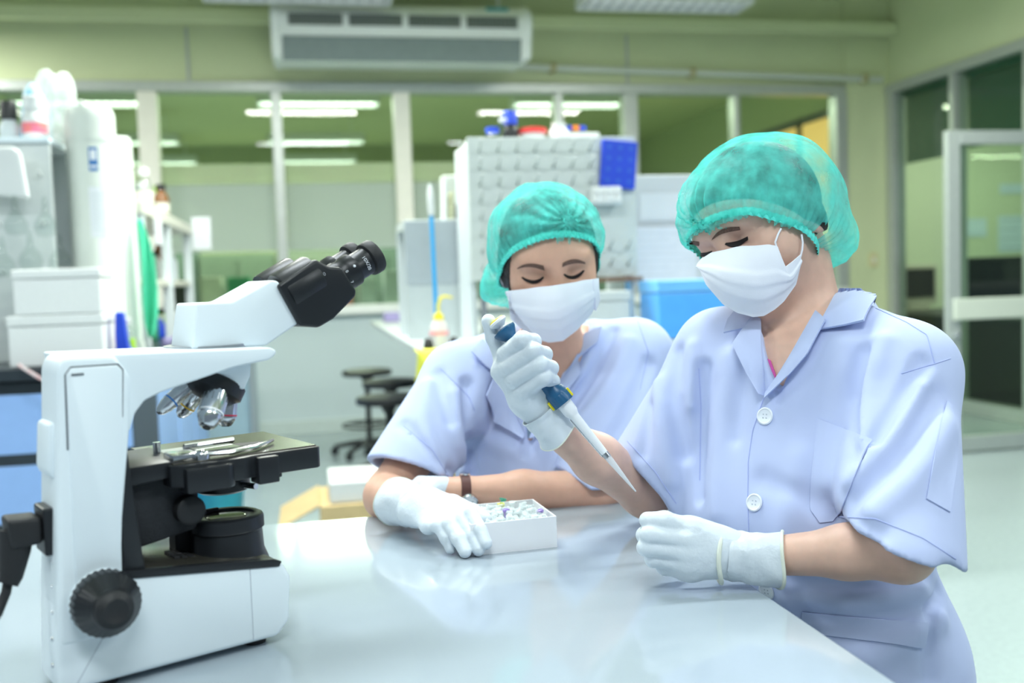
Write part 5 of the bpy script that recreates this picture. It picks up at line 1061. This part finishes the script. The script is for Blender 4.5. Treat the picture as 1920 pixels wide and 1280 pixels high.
def coatB(p):
    d = torsoB(p); d = smin(d, ecap(p, tC, J(1590, 1390, 1.40), sB, (0.17, 0.140), (0.18, 0.16)), 0.05)
    d = smin(d, cap(p, J(1560, 1330, 1.33), J(1560, 1330, 1.33)+fB*0.22+V(0, 0, -0.03), 0.10, 0.08), 0.08)
    a, b = sleevesB(p); d = smin(d, a, 0.030); d = smin(d, b, 0.030)
    for pts, w, am in FB: d = d-fold(p, pts, w, am)
    # hollow of the sleeves near their hems
    ha = np.maximum(ecap(p, B_lsh, J(1682, 1062, 1.125), CR, (0.046, 0.046), (0.057, 0.050)), -half(p, B_hem_l[0]-B_hem_l[1]*0.03, B_hem_l[1])); d = np.maximum(d, -ha)
    hb_ = np.maximum(ecap(p, B_rsh, J(1205, 927, 1.49), nrm(CR*0.7-CU*0.7), (0.046, 0.046), (0.057, 0.051)), -half(p, B_hem_r[0]-B_hem_r[1]*0.03, B_hem_r[1])); d = np.maximum(d, -hb_)
    # neck opening: a V running down the chest
    vd = np.minimum(ecap(p, vA, vB, sB, (0.002, 0.03), (0.050, 0.05)), ecap(p, vB, J(1512, 500, 1.42), sB, (0.050, 0.065), (0.085, 0.085)))
    d = smax(d, -vd, 0.006)
    return smax(d, -(p[:, 2]-0.46), 0.02)
lo, hi = bounds([B_lsh, B_rsh, J(1682, 1060, 1.125), J(1205, 925, 1.49), neck_b, V(0.7, 1.2, 0.5), V(0.7, 1.2, 0.5)+fB*0.3], 0.20)
v, f = surf(coatB, lo, hi, 0.0045, 2); coB = fastmesh('lab_coat', v, f, M_coat, pB)
coatBs = lambda p: smin(torsoB(p), np.minimum(*sleevesB(p)), 0.03)    # without the neck opening: carries the collar
sheet_on(coatBs, [(1574, 540), (1556, 578), (1533, 622)], [(1614, 540), (1641, 566), (1627, 617)], 20, 16, 0.010, 1.0, 'collar', M_coat, coB, 0.003, 0.004)
sheet_on(coatBs, [(1552, 612), (1520, 668), (1478, 712), (1442, 748)], [(1530, 586), (1482, 668), (1458, 706), (1437, 736)], 26, 10, 0.007, 1.0, 'lapel', M_coat, coB, 0.003, 0.003, 'outer first')
sheet_on(coatBs, [(1427, 588), (1430, 660), (1436, 742)], [(1412, 612), (1384, 652), (1432, 740)], 22, 14, 0.007, 1.0, 'lapel', M_coat, coB, 0.003, 0.004)
sheet_on(coatBs, [(1424, 580), (1413, 600), (1408, 618)], [(1398, 583), (1372, 612), (1367, 634)], 12, 10, 0.010, 1.0, 'collar', M_coat, coB, 0.003, 0.002)
sheet_on(bodyB, [(1438, 672), (1440, 700), (1441, 740)], [(1446, 676), (1456, 702), (1452, 730)], 12, 6, 0.003, 1.0, 'pink_shirt', M_pink, pB, 0.002)
for px, py in ((1435, 780), (1415, 942), (1438, 1108)): button(coatB, px, py, 0.9, 0.0115, coB)
sheet_on(coatB, [(1534, 784), (1522, 880), (1518, 955), (1537, 980)], [(1634, 824), (1600, 900), (1578, 960), (1562, 978)], 30, 18, 0.0022, 0.9, 'chest_pocket', M_coat, coB, 0.0015, 0.003)
sheet_on(coatB, [(1503, 1146), (1503, 1186)], [(1738, 1168), (1733, 1214)], 8, 36, 0.0025, 0.9, 'hip_pocket', M_coat, coB, 0.0018)
sheet_on(coatB, [(1775, 752), (1752, 850), (1736, 935)], [(1796, 770), (1792, 870), (1780, 960)], 24, 8, 0.002, 0.9, 'sleeve_tab', M_coat, coB, 0.0015)
M_seam = mat('coat_seam', (0.40, 0.47, 0.78), 0.85)
for pts in ([(1432, 746), (1411, 808), (1403, 864), (1402, 930), (1404, 1000)], [(1642, 578), (1700, 604), (1738, 628), (1752, 680)], [(1690, 700), (1752, 682), (1782, 672)], [(1566, 968), (1640, 972), (1730, 1008), (1792, 1048)], [(1176, 826), (1230, 886), (1268, 944)], [(1536, 816), (1590, 824), (1632, 838)], [(1310, 690), (1314, 760), (1312, 900)]):
    seam(coatB, pts, 0.0007, 0.9, 0.0002, 30).build('seam', M_seam, coB, True, True)
def collar_stand(N_, fdir, sdir, parent, r=0.064, tilt=0.0, span=115):
    vs = []; K = 7; n = 40; up = nrm(V(0, 0, 1)+fdir*tilt)
    for i in range(n):
        a = math.radians(-span+2*span*i/(n-1)); dr_ = -fdir*math.cos(a)+sdir*math.sin(a); e = math.cos(a*0.78)
        for rr_, zz in ((r*0.94, -0.030), (r*0.97, 0.0), (r, 0.026*e+0.004), (r+0.004, 0.031*e+0.004), (r+0.009, 0.028*e+0.002), (r+0.020, 0.0), (r+0.030, -0.026)): vs.append(N_+dr_*rr_+up*zz)
    fs = [(i*K+j, i*K+j+1, (i+1)*K+j+1, (i+1)*K+j) for i in range(n-1) for j in range(K-1)]
    o = mesh('collar_stand', vs, fs, M_coat, parent, True, True, auto=False); md = o.modifiers.new('solidify', 'SOLIDIFY'); md.thickness = 0.003; return o
collar_stand(J(1530, 592, 1.425), fB, sB, coB, 0.070, 0.15, 105)
# face details
sheet_on(hB.sdf, [(1335, 450), (1347, 441), (1362, 435), (1388, 430)], [(1337, 446), (1346, 434), (1362, 426), (1386, 425)], 24, 6, 0.0012, 1.0, 'eyebrow', M_brow, pB, 0.001)
sheet_on(hB.sdf, [(1291, 458), (1311, 460)], [(1292, 451), (1311, 453)], 10, 5, 0.0012, 1.0, 'eyebrow', M_brow, pB, 0.001)
sheet_on(hB.sdf, [(1359, 458), (1370, 464), (1385, 463), (1403, 449)], [(1361, 455), (1371, 454), (1385, 451), (1402, 443)], 18, 5, 0.0010, 1.0, 'eyelashes', M_lash, pB, 0.001)
sheet_on(hB.sdf, [(1313, 481), (1325, 481), (1336, 476)], [(1314, 474), (1325, 473), (1335, 470)], 14, 5, 0.0010, 1.0, 'eyelashes', M_lash, pB, 0.001)
def maskB_f(p): return smin(hB.sdf(p)-0.004, ell(p, hB.P(0, 0.082, -0.068), hB.M, (0.040, 0.045, 0.052)), 0.05)
def pleat(off, n, m, amp, rows=3, start=0.35, end=0.75):
    g = np.zeros((n, m)); s = np.linspace(0, 1, m); saw = sum(np.clip((s-(start+(end-start)*i/(rows-1)))/0.06, 0, 1)*amp*(-1 if i else 1)*(0.6) for i in range(rows)); return (off+g+saw[None, :])
mkB = sheet_on(maskB_f, [(1311, 495), (1322, 484), (1338, 474), (1390, 464), (1440, 459), (1456, 462), (1463, 482), (1470, 499), (1482, 490), (1497, 477)], [(1313, 502), (1327, 533), (1357, 568), (1383, 584), (1413, 592), (1432, 590), (1452, 578), (1468, 564), (1490, 533), (1498, 500)], 60, 34, pleat(0.004, 60, 34, 0.0028), 1.0, 'face_mask', M_mask, pB, 0.0015, 0.004, sm=6)
def loop(fn, pts, d0, parent, off=0.003): seam(fn, pts, 0.0013, d0, off, 20).build('ear_loop', M_mask, parent, True, True)
loop(hB.sdf, [(1455, 466), (1452, 455), (1457, 440), (1462, 430)], 1.0, mkB, 0.004); loop(hB.sdf, [(1496, 480), (1499, 468), (1500, 455), (1498, 440)], 1.0, mkB, 0.004)
# left glove (resting on the table)
s_ = 1
palms = [(J(1392, 1040, 1.197), J(1292, 1036, 1.193), CU, (0.0270, 0.0220), (0.0330, 0.0190)), (J(1345, 1030, 1.195), J(1300, 1000, 1.195), CU, (0.022, 0.018), (0.016, 0.014))]
fing = [[(J(1290, 1012, 1.186), .0125), (J(1218, 1001, 1.180), .0112), (J(1209, 1003, 1.205), .0100), (J(1218, 1000, 1.222), .009)], [(J(1292, 1034, 1.186), .0125), (J(1214, 1024, 1.184), .0112), (J(1210, 1026, 1.210), .0100), (J(1230, 1024, 1.226), .009)],
        [(J(1293, 1054, 1.190), .0120), (J(1226, 1046, 1.192), .0108), (J(1224, 1046, 1.214), .0098), (J(1240, 1044, 1.228), .009)], [(J(1297, 1070, 1.196), .0112), (J(1246, 1062, 1.202), .0098), (J(1246, 1060, 1.220), .009), (J(1262, 1056, 1.230), .0082)],
        [(J(1345, 1012, 1.198), .0150), (J(1288, 990, 1.194), .0128), (J(1246, 976, 1.188), .0115), (J(1214, 975, 1.186), .0100)]]
gB = hand_sdf(palms, fing); lo, hi = bounds([q[0] for js in fing for q in js]+[J(1400, 1040, 1.2)], 0.05); v, f = surf(gB, lo, hi, 0.0018, 2); gl = fastmesh('glove', v, f, M_glove, pB)
cuff_mesh('cuff', J(1362, 1040, 1.197), J(1462, 1050, 1.19), CU, (0.0300, 0.0260), (0.0300, 0.0270), gl, trumpet=0.0035, seed=3)
ring = []; a0, b0 = J(1345, 1041, 1.197), J(1360, 1041, 1.197); w_ = nrm(b0-a0); u_ = nrm(CU-w_*np.dot(CU, w_)); v_ = np.cross(w_, u_)
m = MB(); m.tube([a0+w_*0.004*math.cos(2*t)+u_*0.0325*math.cos(t)+v_*0.0275*math.sin(t) for t in np.linspace(0, 2*math.pi, 49)[:-1]], 0.0028, 8, True); m.build('glove_band', MATS['glove_rim'], gl, True, True)
# right glove holding the pipette
PA, PB_ = J(931, 601, 1.352), J(1192, 921, 1.338); pw = nrm(PB_-PA)
palms = [(J(1030, 796, 1.37), J(1000, 742, 1.362), nrm(CR+0.6*CU), (0.024, 0.020), (0.029, 0.018)), (J(1000, 742, 1.362), J(955, 682, 1.360), nrm(CR*0.55+CU), (0.029, 0.018), (0.030, 0.017))]
fing = [[(J(948, 664, 1.345), .0125), (J(980, 637, 1.322), .0118), (J(1000, 640, 1.345), .0105), (J(985, 655, 1.372), .0095)], [(J(954, 688, 1.342), .0125), (J(1000, 658, 1.318), .0118), (J(1021, 664, 1.343), .0105), (J(1003, 682, 1.370), .0095)],
        [(J(966, 710, 1.342), .0122), (J(1012, 683, 1.318), .0115), (J(1033, 690, 1.343), .0102), (J(1016, 706, 1.368), .0092)], [(J(982, 732, 1.345), .0118), (J(1020, 707, 1.322), .0108), (J(1036, 714, 1.345), .0095), (J(1020, 728, 1.366), .0085)],
        [(J(985, 725, 1.372), .0150), (J(943, 668, 1.372), .0130), (J(926, 632, 1.366), .0112), (J(916, 602, 1.358), .0098)]]
gBr = hand_sdf(palms, fing); lo, hi = bounds([q[0] for js in fing for q in js]+[J(1035, 800, 1.37)], 0.05); v, f = surf(gBr, lo, hi, 0.0018, 2); gl = fastmesh('glove', v, f, M_glove, pB)
cuff_mesh('cuff', J(1012, 768, 1.366), J(1050, 812, 1.378), nrm(CR+0.7*CU), (0.0285, 0.0255), (0.0300, 0.0285), gl, roll=0.0009, trumpet=0.003, seed=8, wrinkle=0.0010)
# legs
def legsof(pel, fdir, sdir, kz=0.53, kl=0.40):
    jj = []
    for sg in (-1, 1):
        hpt = pel+sdir*0.09*sg; kn = hpt+fdir*kl+V(0, 0, 0); kn[2] = kz-0.03; an = kn+V(0, 0, -kn[2]+0.09)-fdir*0.03; toe = an+fdir*0.15; toe[2] = 0.045; jj.append((hpt, kn, an, toe))
    def fn(p):
        d = ell(p, pel, np.array([sdir, fdir, V(0, 0, 1)]), (0.145, 0.12, 0.11))
        for h_, k_, a_, t_ in jj: d = smin(d, np.minimum(cap(p, h_, k_, 0.078, 0.060), cap(p, k_, a_, 0.058, 0.044)), 0.04)
        return d
    return fn, jj
def add_legs(person, pel, fdir, sdir, kl=0.40):
    fn, jj = legsof(pel, fdir, sdir, pel[2], kl); pts = [q for j in jj for q in j]; lo, hi = bounds(pts+[pel], 0.2); v, f = surf(fn, lo, hi, 0.012, 1); fastmesh('trousers', v, f, M_trouser, person)
    for h_, k_, a_, t_ in jj:
        sf = lambda p: smax(smin(cap(p, a_+V(0, 0, -0.02), a_+V(0, 0, -0.045), 0.048, 0.045), cap(p, a_+V(0, 0, -0.045), t_, 0.045, 0.038), 0.03), -(p[:, 2]-0.002), 0.004)
        lo, hi = bounds([a_, t_], 0.08); v, f = surf(sf, lo, hi, 0.006, 1); fastmesh('shoe', v, f, M_shoe, person)
add_legs(pB, V(0.70, 1.22, 0.56), nrm(V(fB[0], fB[1], 0)), sB, 0.34)

# ---------------------------------------------------------------- pipette (held, a thing of its own)
pp_ = thing('pipette', 'blue and white laboratory pipette with yellow marks held in a gloved hand', 'pipette', tuple(PB_))
M_pblue = mat('pipette_blue', (0.015, 0.10, 0.22), 0.35, var=0.05); M_pw = mat('pipette_white', (0.84, 0.87, 0.90), 0.3); M_py = mat('pipette_yellow', (0.85, 0.72, 0.02), 0.4); LP = float(np.linalg.norm(PB_-PA))
def PL(prof, mt, nm_, par=None, n=28, rib=0, rd=0): m = MB(); m.lathe(prof, PA, PB_, n, rib, rd); return m.build(nm_, mt, par or pp_, True, True)
pb = PL([(0.0115, 0.0), (0.0130, 0.001), (0.0130, 0.004), (0.0085, 0.008), (0.0050, 0.011), (0.0045, 0.020)], M_pw, 'plunger_button'); PL([(0.0095, -0.0018), (0.0112, -0.0005), (0.0112, 0.0015)], M_py, 'plunger_cap', pb)
PL([(0.0095, 0.0135), (0.0165, 0.0155), (0.0165, 0.019), (0.0120, 0.026), (0.0085, 0.031), (0.0085, 0.034)], M_pblue, 'collar'); PL([(0.0085, 0.033), (0.0130, 0.045), (0.0140, 0.075), (0.0135, 0.108), (0.0125, 0.120), (0.0150, 0.124), (0.0150, 0.131)], M_pblue, 'handle')
cl = PL([(0.0150, 0.131), (0.0158, 0.132, 1), (0.0158, 0.143, 1), (0.0150, 0.1445)], M_pblue, 'adjust_ring', None, 64, 16, 0.001)
sd = nrm(np.cross(pw, CF))
for sg in (-1, 1):
    c_ = PA+pw*0.137+sd*sg*0.0155; m = MB(); MT = Matrix((( *pw, 0), (*sd, 0), (*np.cross(pw, sd), 0), (0, 0, 0, 1))).transposed(); MT.translation = Vector(c_); m.M = MT; m.box((-0.0065, -0.0022, -0.004), (0.0065, 0.0022, 0.004), 0.0008); m.build('yellow_mark', M_py, cl, False, True)
PL([(0.0105, 0.1445), (0.0100, 0.160), (0.0078, 0.164), (0.0068, 0.168), (0.0052, 0.225), (0.0048, 0.2315)], M_pw, 'shaft'); PL([(0.0050, 0.2305), (0.0050, 0.2375), (0.0042, 0.238)], M_dull, 'metal_ring')
m = MB(); off_ = -sd*0.0062 if np.dot(sd, CR) > 0 else sd*0.0062; m.tube([PA+pw*0.166+off_*1.25, PA+pw*0.20+off_*1.05, PA+pw*0.233+off_*0.85], 0.0011, 8); m.build('ejector_rod', M_chr, pp_, True, True)
PL([(0.0046, 0.236), (0.0044, 0.245), (0.0028, 0.270), (0.0009, LP), (0.0004, LP)], film('tip_clear', (0.85, 0.9, 0.93), 0.6, 0.4), 'tip', None, 20)
q = J(1216, 987, 1.187); tt = copy_tree(protos[M_tubeg.name] if M_tubeg.name in protos else make_tube(M_tubeg)); tt.location = tuple(float(c) for c in q); tt.rotation_euler = (0.2, 1.35, 0.2); tag(tt, 'tiny green-capped tube pinched in the gloved hand on the right', 'tube', 'coloured tubes held by hand')

# ---------------------------------------------------------------- person behind the table (A)
pA = thing('person', 'person in lab coat behind the table, watch on wrist, gloved hand on the tube box', 'person', (0.43, 1.86, 0.0))
sA = nrm(V(0.97, -0.20, 0.05)); fA = nrm(np.cross(sA, V(0, 0, 1))); fA = fA if fA[1] < 0 else -fA
hA = Head(J(1026, 474, 1.72), -9, 20, 8, 1.0)
A_lsh, A_rsh = J(1192, 668, 1.86), J(862, 712, 1.83); A_lel, A_rel = J(1128, 920, 1.695), J(728, 930, 1.645); A_lw, A_rw = J(872, 920, 1.63), J(772, 944, 1.50)
aA, aB, aC = J(1035, 735, 1.87), J(1030, 900, 1.87), J(1030, 1130, 1.93)
def torsoA(p):
    d = ecap(p, aA, aB, sA, (0.165, 0.100), (0.160, 0.110)); d = smin(d, ecap(p, aB, aC, sA, (0.160, 0.110), (0.185, 0.145)), 0.05)
    d = smin(d, cap(p, J(1085, 650, 1.88), A_lsh, 0.055, 0.062), 0.06); return smin(d, cap(p, J(985, 660, 1.88), A_rsh, 0.055, 0.062), 0.06)
def armsA(p):
    d = smin(cap(p, A_rsh, A_rel, 0.044, 0.037), cap(p, A_rel, A_rw, 0.0370, 0.0270), 0.02)
    e = smin(cap(p, A_lsh, A_lel, 0.040, 0.034), cap(p, A_lel, J(980, 920, 1.65), 0.036, 0.0315), 0.02); e = smin(e, cap(p, J(980, 920, 1.65), A_lw, 0.0315, 0.0225), 0.02)
    return np.minimum(d, smin(e, cap(p, A_lw, J(835, 920, 1.625), 0.0225, 0.023), 0.01))
def bodyA(p):
    d = hA.sdf(p); d = smin(d, ecap(p, hA.P(0, -0.030, -0.075), J(1040, 690, 1.83), sA, (0.050, 0.050), (0.058, 0.056)), 0.03)
    d = smin(d, np.maximum(torsoA(p)+0.013, half(p, J(1035, 1000, 1.8), -CU)), 0.03)
    return smin(d, armsA(p), 0.02)
lo, hi = bounds([hA.P(0, 0, 0.09), A_lel, A_rel, A_rw, A_lw, J(1035, 1000, 1.8), A_lsh, A_rsh], 0.15)
v, f = surf(bodyA, lo, hi, 0.0042, 2); fastmesh('body', v, f, M_skinA, pA)
def hairA(p):
    q = hA.loc(p); top = -(q[:, 2]-(0.95*q[:, 1]-0.022)); side = np.maximum(np.maximum(q[:, 1]-(0.052+0.25*q[:, 2]), -(q[:, 2]+0.062)), 0.056-np.abs(q[:, 0]))
    return smax(hA.sdf(p)-0.0032-0.0008*np.sin(900*q[:, 1]+300*q[:, 2]), np.minimum(top, side), 0.006)
v, f = surf(hairA, hA.c-0.15, hA.c+0.15, 0.004, 1); fastmesh('hair', v, f, M_hair, pA)
capA, hemA = make_cap(hA, hA.sdf, pA, (0.024, 0.110, 0.052), puff=(0.100, 0.128, 0.094), ctr=(0, -0.013, 0.023), hs=0.98, h0=-0.036, seed=5, bag=((-0.060, -0.060, -0.085), (0.058, 0.055, 0.068)), hlow=-0.100)
A_hem_r = (J(776, 880, 1.66), nrm(-0.25*CR-0.90*CU-0.35*CF)); A_hem_l = (J(1108, 925, 1.69), nrm(-0.62*CR-0.75*CU-0.15*CF))
def sleevesA(p):
    a = ecap(p, A_rsh, J(752, 910, 1.665), nrm(CR-0.3*CU), (0.066, 0.066), (0.074, 0.068)); a = smax(a, half(p, *A_hem_r), 0.004)
    b = ecap(p, A_lsh, J(1108, 945, 1.695), nrm(CR*0.8-CU*0.5), (0.068, 0.068), (0.078, 0.070)); b = smax(b, half(p, *A_hem_l), 0.004)
    return a, b
_a0 = lambda p: smin(torsoA(p), np.minimum(*sleevesA(p)), 0.03)
FA = folds(_a0, 1.2, [([(875, 720), (876, 800), (885, 880)], 0.011, -0.014), ([(850, 740), (862, 830), (870, 890)], 0.014, 0.007), ([(905, 700), (900, 800)], 0.016, 0.008), ([(820, 700), (845, 790)], 0.012, -0.007), ([(800, 720), (790, 800), (830, 880)], 0.014, 0.007), ([(757, 795), (800, 840), (850, 900)], 0.012, -0.006), ([(1150, 620), (1110, 700), (1062, 765)], 0.009, -0.012), ([(1120, 620), (1090, 700), (1070, 740)], 0.012, 0.007), ([(1180, 640), (1140, 730), (1080, 800)], 0.014, 0.008), ([(1215, 680), (1170, 790), (1120, 860)], 0.014, -0.007), ([(1225, 760), (1180, 850), (1120, 890)], 0.012, 0.006), ([(985, 850), (1010, 800), (1045, 790)], 0.012, -0.007), ([(920, 830), (980, 850)], 0.016, 0.006)])
avA, avB = J(994, 822, 1.775), J(1030, 660, 1.80)
def coatA(p):
    d = torsoA(p); d = smin(d, ecap(p, aC, aC+V(0, 0.02, -0.12), sA, (0.185, 0.145), (0.19, 0.16)), 0.05)
    a, b = sleevesA(p); d = smin(d, a, 0.030); d = smin(d, b, 0.030)
    for pts, w, am in FA: d = d-fold(p, pts, w, am)
    ha = np.maximum(ecap(p, A_rsh, J(752, 911, 1.665), nrm(CR-0.3*CU), (0.056, 0.056), (0.063, 0.057)), -half(p, A_hem_r[0]-A_hem_r[1]*0.05, A_hem_r[1])); d = np.maximum(d, -ha)
    hb_ = np.maximum(ecap(p, A_lsh, J(1108, 946, 1.695), nrm(CR*0.8-CU*0.5), (0.056, 0.056), (0.064, 0.056)), -half(p, A_hem_l[0]-A_hem_l[1]*0.05, A_hem_l[1])); d = np.maximum(d, -hb_)
    vd = np.minimum(ecap(p, avA, avB, sA, (0.004, 0.03), (0.052, 0.05)), ecap(p, avB, J(1040, 560, 1.85), sA, (0.052, 0.065), (0.085, 0.085)))
    d = smax(d, -vd, 0.006)
    return smax(smax(d, -(p[:, 2]-0.47), 0.02), -(p[:, 1]-1.632)-np.maximum(0, p[:, 2]-0.755)*3, 0.01)
lo, hi = bounds([A_lsh, A_rsh, J(752, 910, 1.665), J(1105, 945, 1.70), J(1035, 640, 1.86), V(0.42, 1.85, 0.52)], 0.19)
v, f = surf(coatA, lo, hi, 0.0048, 2); coA = fastmesh('lab_coat', v, f, M_coat, pA)
sheet_on(bodyA, [(955, 770), (975, 800), (990, 822)], [(985, 740), (1005, 770), (1000, 815)], 12, 10, 0.005, 1.2, 'blue_grey_shirt', M_greyshirt, pA, 0.003)
# collar and lapels
sheet_on(_a0, [(905, 640), (925, 668), (960, 690)], [(882, 668), (905, 690), (930, 705)], 18, 12, 0.010, 1.2, 'collar', M_coat, coA, 0.003, 0.003)
sheet_on(_a0, [(960, 672), (972, 730), (966, 775), (985, 815)], [(925, 700), (902, 742), (925, 785), (984, 824)], 26, 14, 0.009, 1.2, 'lapel', M_coat, coA, 0.003, 0.006)
sheet_on(_a0, [(1096, 628), (1075, 672), (1042, 730)], [(1130, 622), (1122, 650), (1080, 672)], 20, 14, 0.010, 1.2, 'collar', M_coat, coA, 0.003, 0.003)
sheet_on(_a0, [(1075, 655), (1050, 712), (1018, 760), (992, 822)], [(1080, 660), (1086, 706), (1055, 740), (1002, 822)], 26, 14, 0.008, 1.2, 'lapel', M_coat, coA, 0.003, 0.004)
for pts in ([(826, 690), (880, 745), (890, 770)], [(757, 798), (810, 842), (845, 900)], [(708, 884), (770, 880), (845, 900)], [(1042, 872), (1110, 922), (1172, 956)], [(1192, 590), (1216, 660), (1200, 730)]): seam(coatA, pts, 0.0007, 1.2, 0.0002, 26).build('seam', M_seam, coA, True, True)
collar_stand(J(1045, 655, 1.865), fA, sA, coA, 0.068, 0.2, 100)
# face
sheet_on(hA.sdf, [(970, 504), (982, 500), (1000, 500), (1021, 506)], [(971, 502), (982, 495), (1000, 493), (1019, 498)], 24, 6, 0.0012, 1.2, 'eyebrow', M_brow, pA, 0.001)
sheet_on(hA.sdf, [(1054, 500), (1066, 495), (1082, 492), (1097, 494)], [(1055, 493), (1066, 487), (1082, 485), (1096, 491)], 24, 6, 0.0012, 1.2, 'eyebrow', M_brow, pA, 0.001)
sheet_on(hA.sdf, [(978, 520), (986, 528), (1000, 533), (1012, 529), (1020, 520)], [(980, 519), (988, 523), (1000, 526), (1011, 523), (1018, 518)], 20, 5, 0.0012, 1.2, 'eyelashes', M_lash, pA, 0.001)
sheet_on(hA.sdf, [(1056, 515), (1064, 522), (1076, 524), (1088, 518), (1096, 507)], [(1058, 513), (1065, 517), (1076, 517), (1086, 512), (1093, 506)], 20, 5, 0.0012, 1.2, 'eyelashes', M_lash, pA, 0.001)
def maskA_f(p): return smin(hA.sdf(p)-0.004, ell(p, hA.P(0, 0.080, -0.068), hA.M, (0.042, 0.042, 0.052)), 0.05)
mkA = sheet_on(maskA_f, [(951, 545), (990, 541), (1035, 536), (1080, 529), (1116, 522)], [(957, 598), (972, 612), (1000, 632), (1030, 640), (1055, 637), (1080, 618), (1104, 592), (1119, 572)], 56, 34, pleat(0.004, 56, 34, 0.0030), 1.2, 'face_mask', M_mask, pA, 0.0015, 0.004, sm=6)
sheet_on(maskA_f, [(951, 545), (958, 598)], [(960, 545), (966, 602)], 14, 4, 0.0066, 1.2, 'mask_edge', M_mask, mkA, 0.0035); sheet_on(maskA_f, [(1108, 524), (1111, 580)], [(1116, 522), (1119, 573)], 14, 4, 0.0066, 1.2, 'mask_edge', M_mask, mkA, 0.0035)
loop(hA.sdf, [(953, 547), (947, 535), (941, 520), (938, 512)], 1.2, mkA, 0.003)
# right glove on the box
tips = [HZ(845, 1028, TZ+0.009), HZ(872, 1034, TZ+0.009), HZ(897, 1030, TZ+0.010), HY(911, 1018, 1.330)]
mc_ = [J(806, 986, 1.425), J(818, 974, 1.435), J(836, 963, 1.44), J(858, 953, 1.445)]
fing = []
for t_, m_, r0 in zip(tips, mc_, (0.0106, 0.0120, 0.0124, 0.0120)):
    pip = m_*0.52+t_*0.48+V(0, 0, 0.016)-0.004*CF; dip = m_*0.20+t_*0.80+V(0, 0, 0.009)-0.002*CF; fing.append([(m_, r0), (pip, r0*0.93), (dip, r0*0.84), (t_, r0*0.74)])
fing.append([(J(800, 940, 1.495), .0150), (J(850, 944, 1.465), .0125), (J(886, 958, 1.435), .0108), (J(910, 972, 1.415), .0092)])
kn = nrm(mc_[3]-mc_[0]); palms = [(J(762, 944, 1.51), J(790, 950, 1.475), kn, (0.030, 0.027), (0.031, 0.024)), (J(790, 950, 1.475), (mc_[1]+mc_[2])/2, kn, (0.031, 0.022), (0.034, 0.0150))]
gA = hand_sdf(palms, fing); lo, hi = bounds([q[0] for js in fing for q in js]+[J(760, 944, 1.51)], 0.05); v, f = surf(gA, lo, hi, 0.0018, 2); gl = fastmesh('glove', v, f, M_glove, pA)
cuff_mesh('cuff', J(788, 950, 1.478), J(742, 940, 1.535), kn, (0.0325, 0.0265), (0.0370, 0.0340), gl, roll=0.0009, trumpet=0.002, seed=4, wrinkle=0.0014)
# left glove, mostly hidden behind the right one
palms = [(J(832, 920, 1.622), J(790, 926, 1.61), CU, (0.024, 0.020), (0.030, 0.016))]
fing = [[(J(788, 912+i*9, 1.61), .0105), (J(765, 918+i*8, 1.60), .0098), (J(745, 928+i*7, 1.60), .0085)] for i in range(4)]+[[(J(815, 915, 1.61), .013), (J(795, 925, 1.585), .011), (J(778, 935, 1.575), .009)]]
gA2 = hand_sdf(palms, fing); lo, hi = bounds([q[0] for js in fing for q in js]+[J(832, 920, 1.622)], 0.05); v, f = surf(gA2, lo, hi, 0.0025, 1); fastmesh('glove', v, f, M_glove, pA)
# wrist watch
wa, wb_ = J(872, 920, 1.63), J(930, 920, 1.64); ww = nrm(wb_-wa); wc = J(866, 920, 1.629)+ww*0.004; wu = nrm(CU-ww*np.dot(CU, ww)); wv = nrm(np.cross(ww, wu)); wv = wv if np.dot(wv, CF) < 0 else -wv
vs = []; fs = []; N = 48; prof = [(-0.008, 0.0245), (-0.0075, 0.0265), (0.0075, 0.0265), (0.008, 0.0245)]
for i in range(N):
    a = 2*math.pi*i/N
    for x, r in prof: vs.append(wc+ww*x+(wu*math.cos(a)+wv*math.sin(a))*r)
for i in range(N):
    for j in range(4): fs.append((i*4+j, i*4+(j+1) % 4, ((i+1) % N)*4+(j+1) % 4, ((i+1) % N)*4+j))
wt = mesh('wrist_watch', vs, fs, mat('watch_strap', (0.10, 0.035, 0.03), 0.5), pA, True, True)
wd = nrm(-0.55*wu+0.84*wv); wo = wc+wd*0.0255+ww*0.004
m = MB(); m.lathe([(0.0145, -0.004), (0.0155, 0), (0.0155, 0.004), (0.0135, 0.0055), (0.013, 0.0050), (0, 0.0050)], wo, wo+wd, 36); m.build('case', M_chr, wt, True, True); m = MB(); m.lathe([(0.0128, 0), (0.0126, 0.0005), (0, 0.0006)], wo+wd*0.005, wo+wd, 32); m.build('dial', mat('dial_white', (0.8, 0.83, 0.85), 0.3), wt, True, True)
du = nrm(np.cross(wd, ww)); 
for L_, an in ((0.008, 0.6), (0.0105, 2.4)): m = MB(); dd_ = ww*math.cos(an)+du*math.sin(an); m.tube([wo+wd*0.0058, wo+wd*0.0058+dd_*L_], 0.0006, 6); m.build('hand', M_mb, wt, True, True)
wo2 = wc+wu*0.0265; m = MB(); m.lathe([(0.0085, -0.001), (0.009, 0), (0.009, 0.0025), (0.0075, 0.003), (0, 0.003)], wo2, wo2+wu, 24); m.build('buckle', M_chr, wt, True, True)
add_legs(pA, V(0.44, 1.90, 0.56), nrm(V(fA[0], fA[1], 0)), nrm(V(sA[0], sA[1], 0)), 0.36)
# stools they sit on
t = copy_tree(s0); t.location = (0.74, 1.22, -0.005+0.0); t.rotation_euler = (0, 0, 0.4); t['label'] = 'black round stool under the person on the right'; t.scale = (1, 1, 0.76)
t = copy_tree(s0); t.location = (0.44, 1.92, 0); t.rotation_euler = (0, 0, 1.1); t['label'] = 'black round stool under the person behind the table'; t.scale = (1, 1, 0.76)
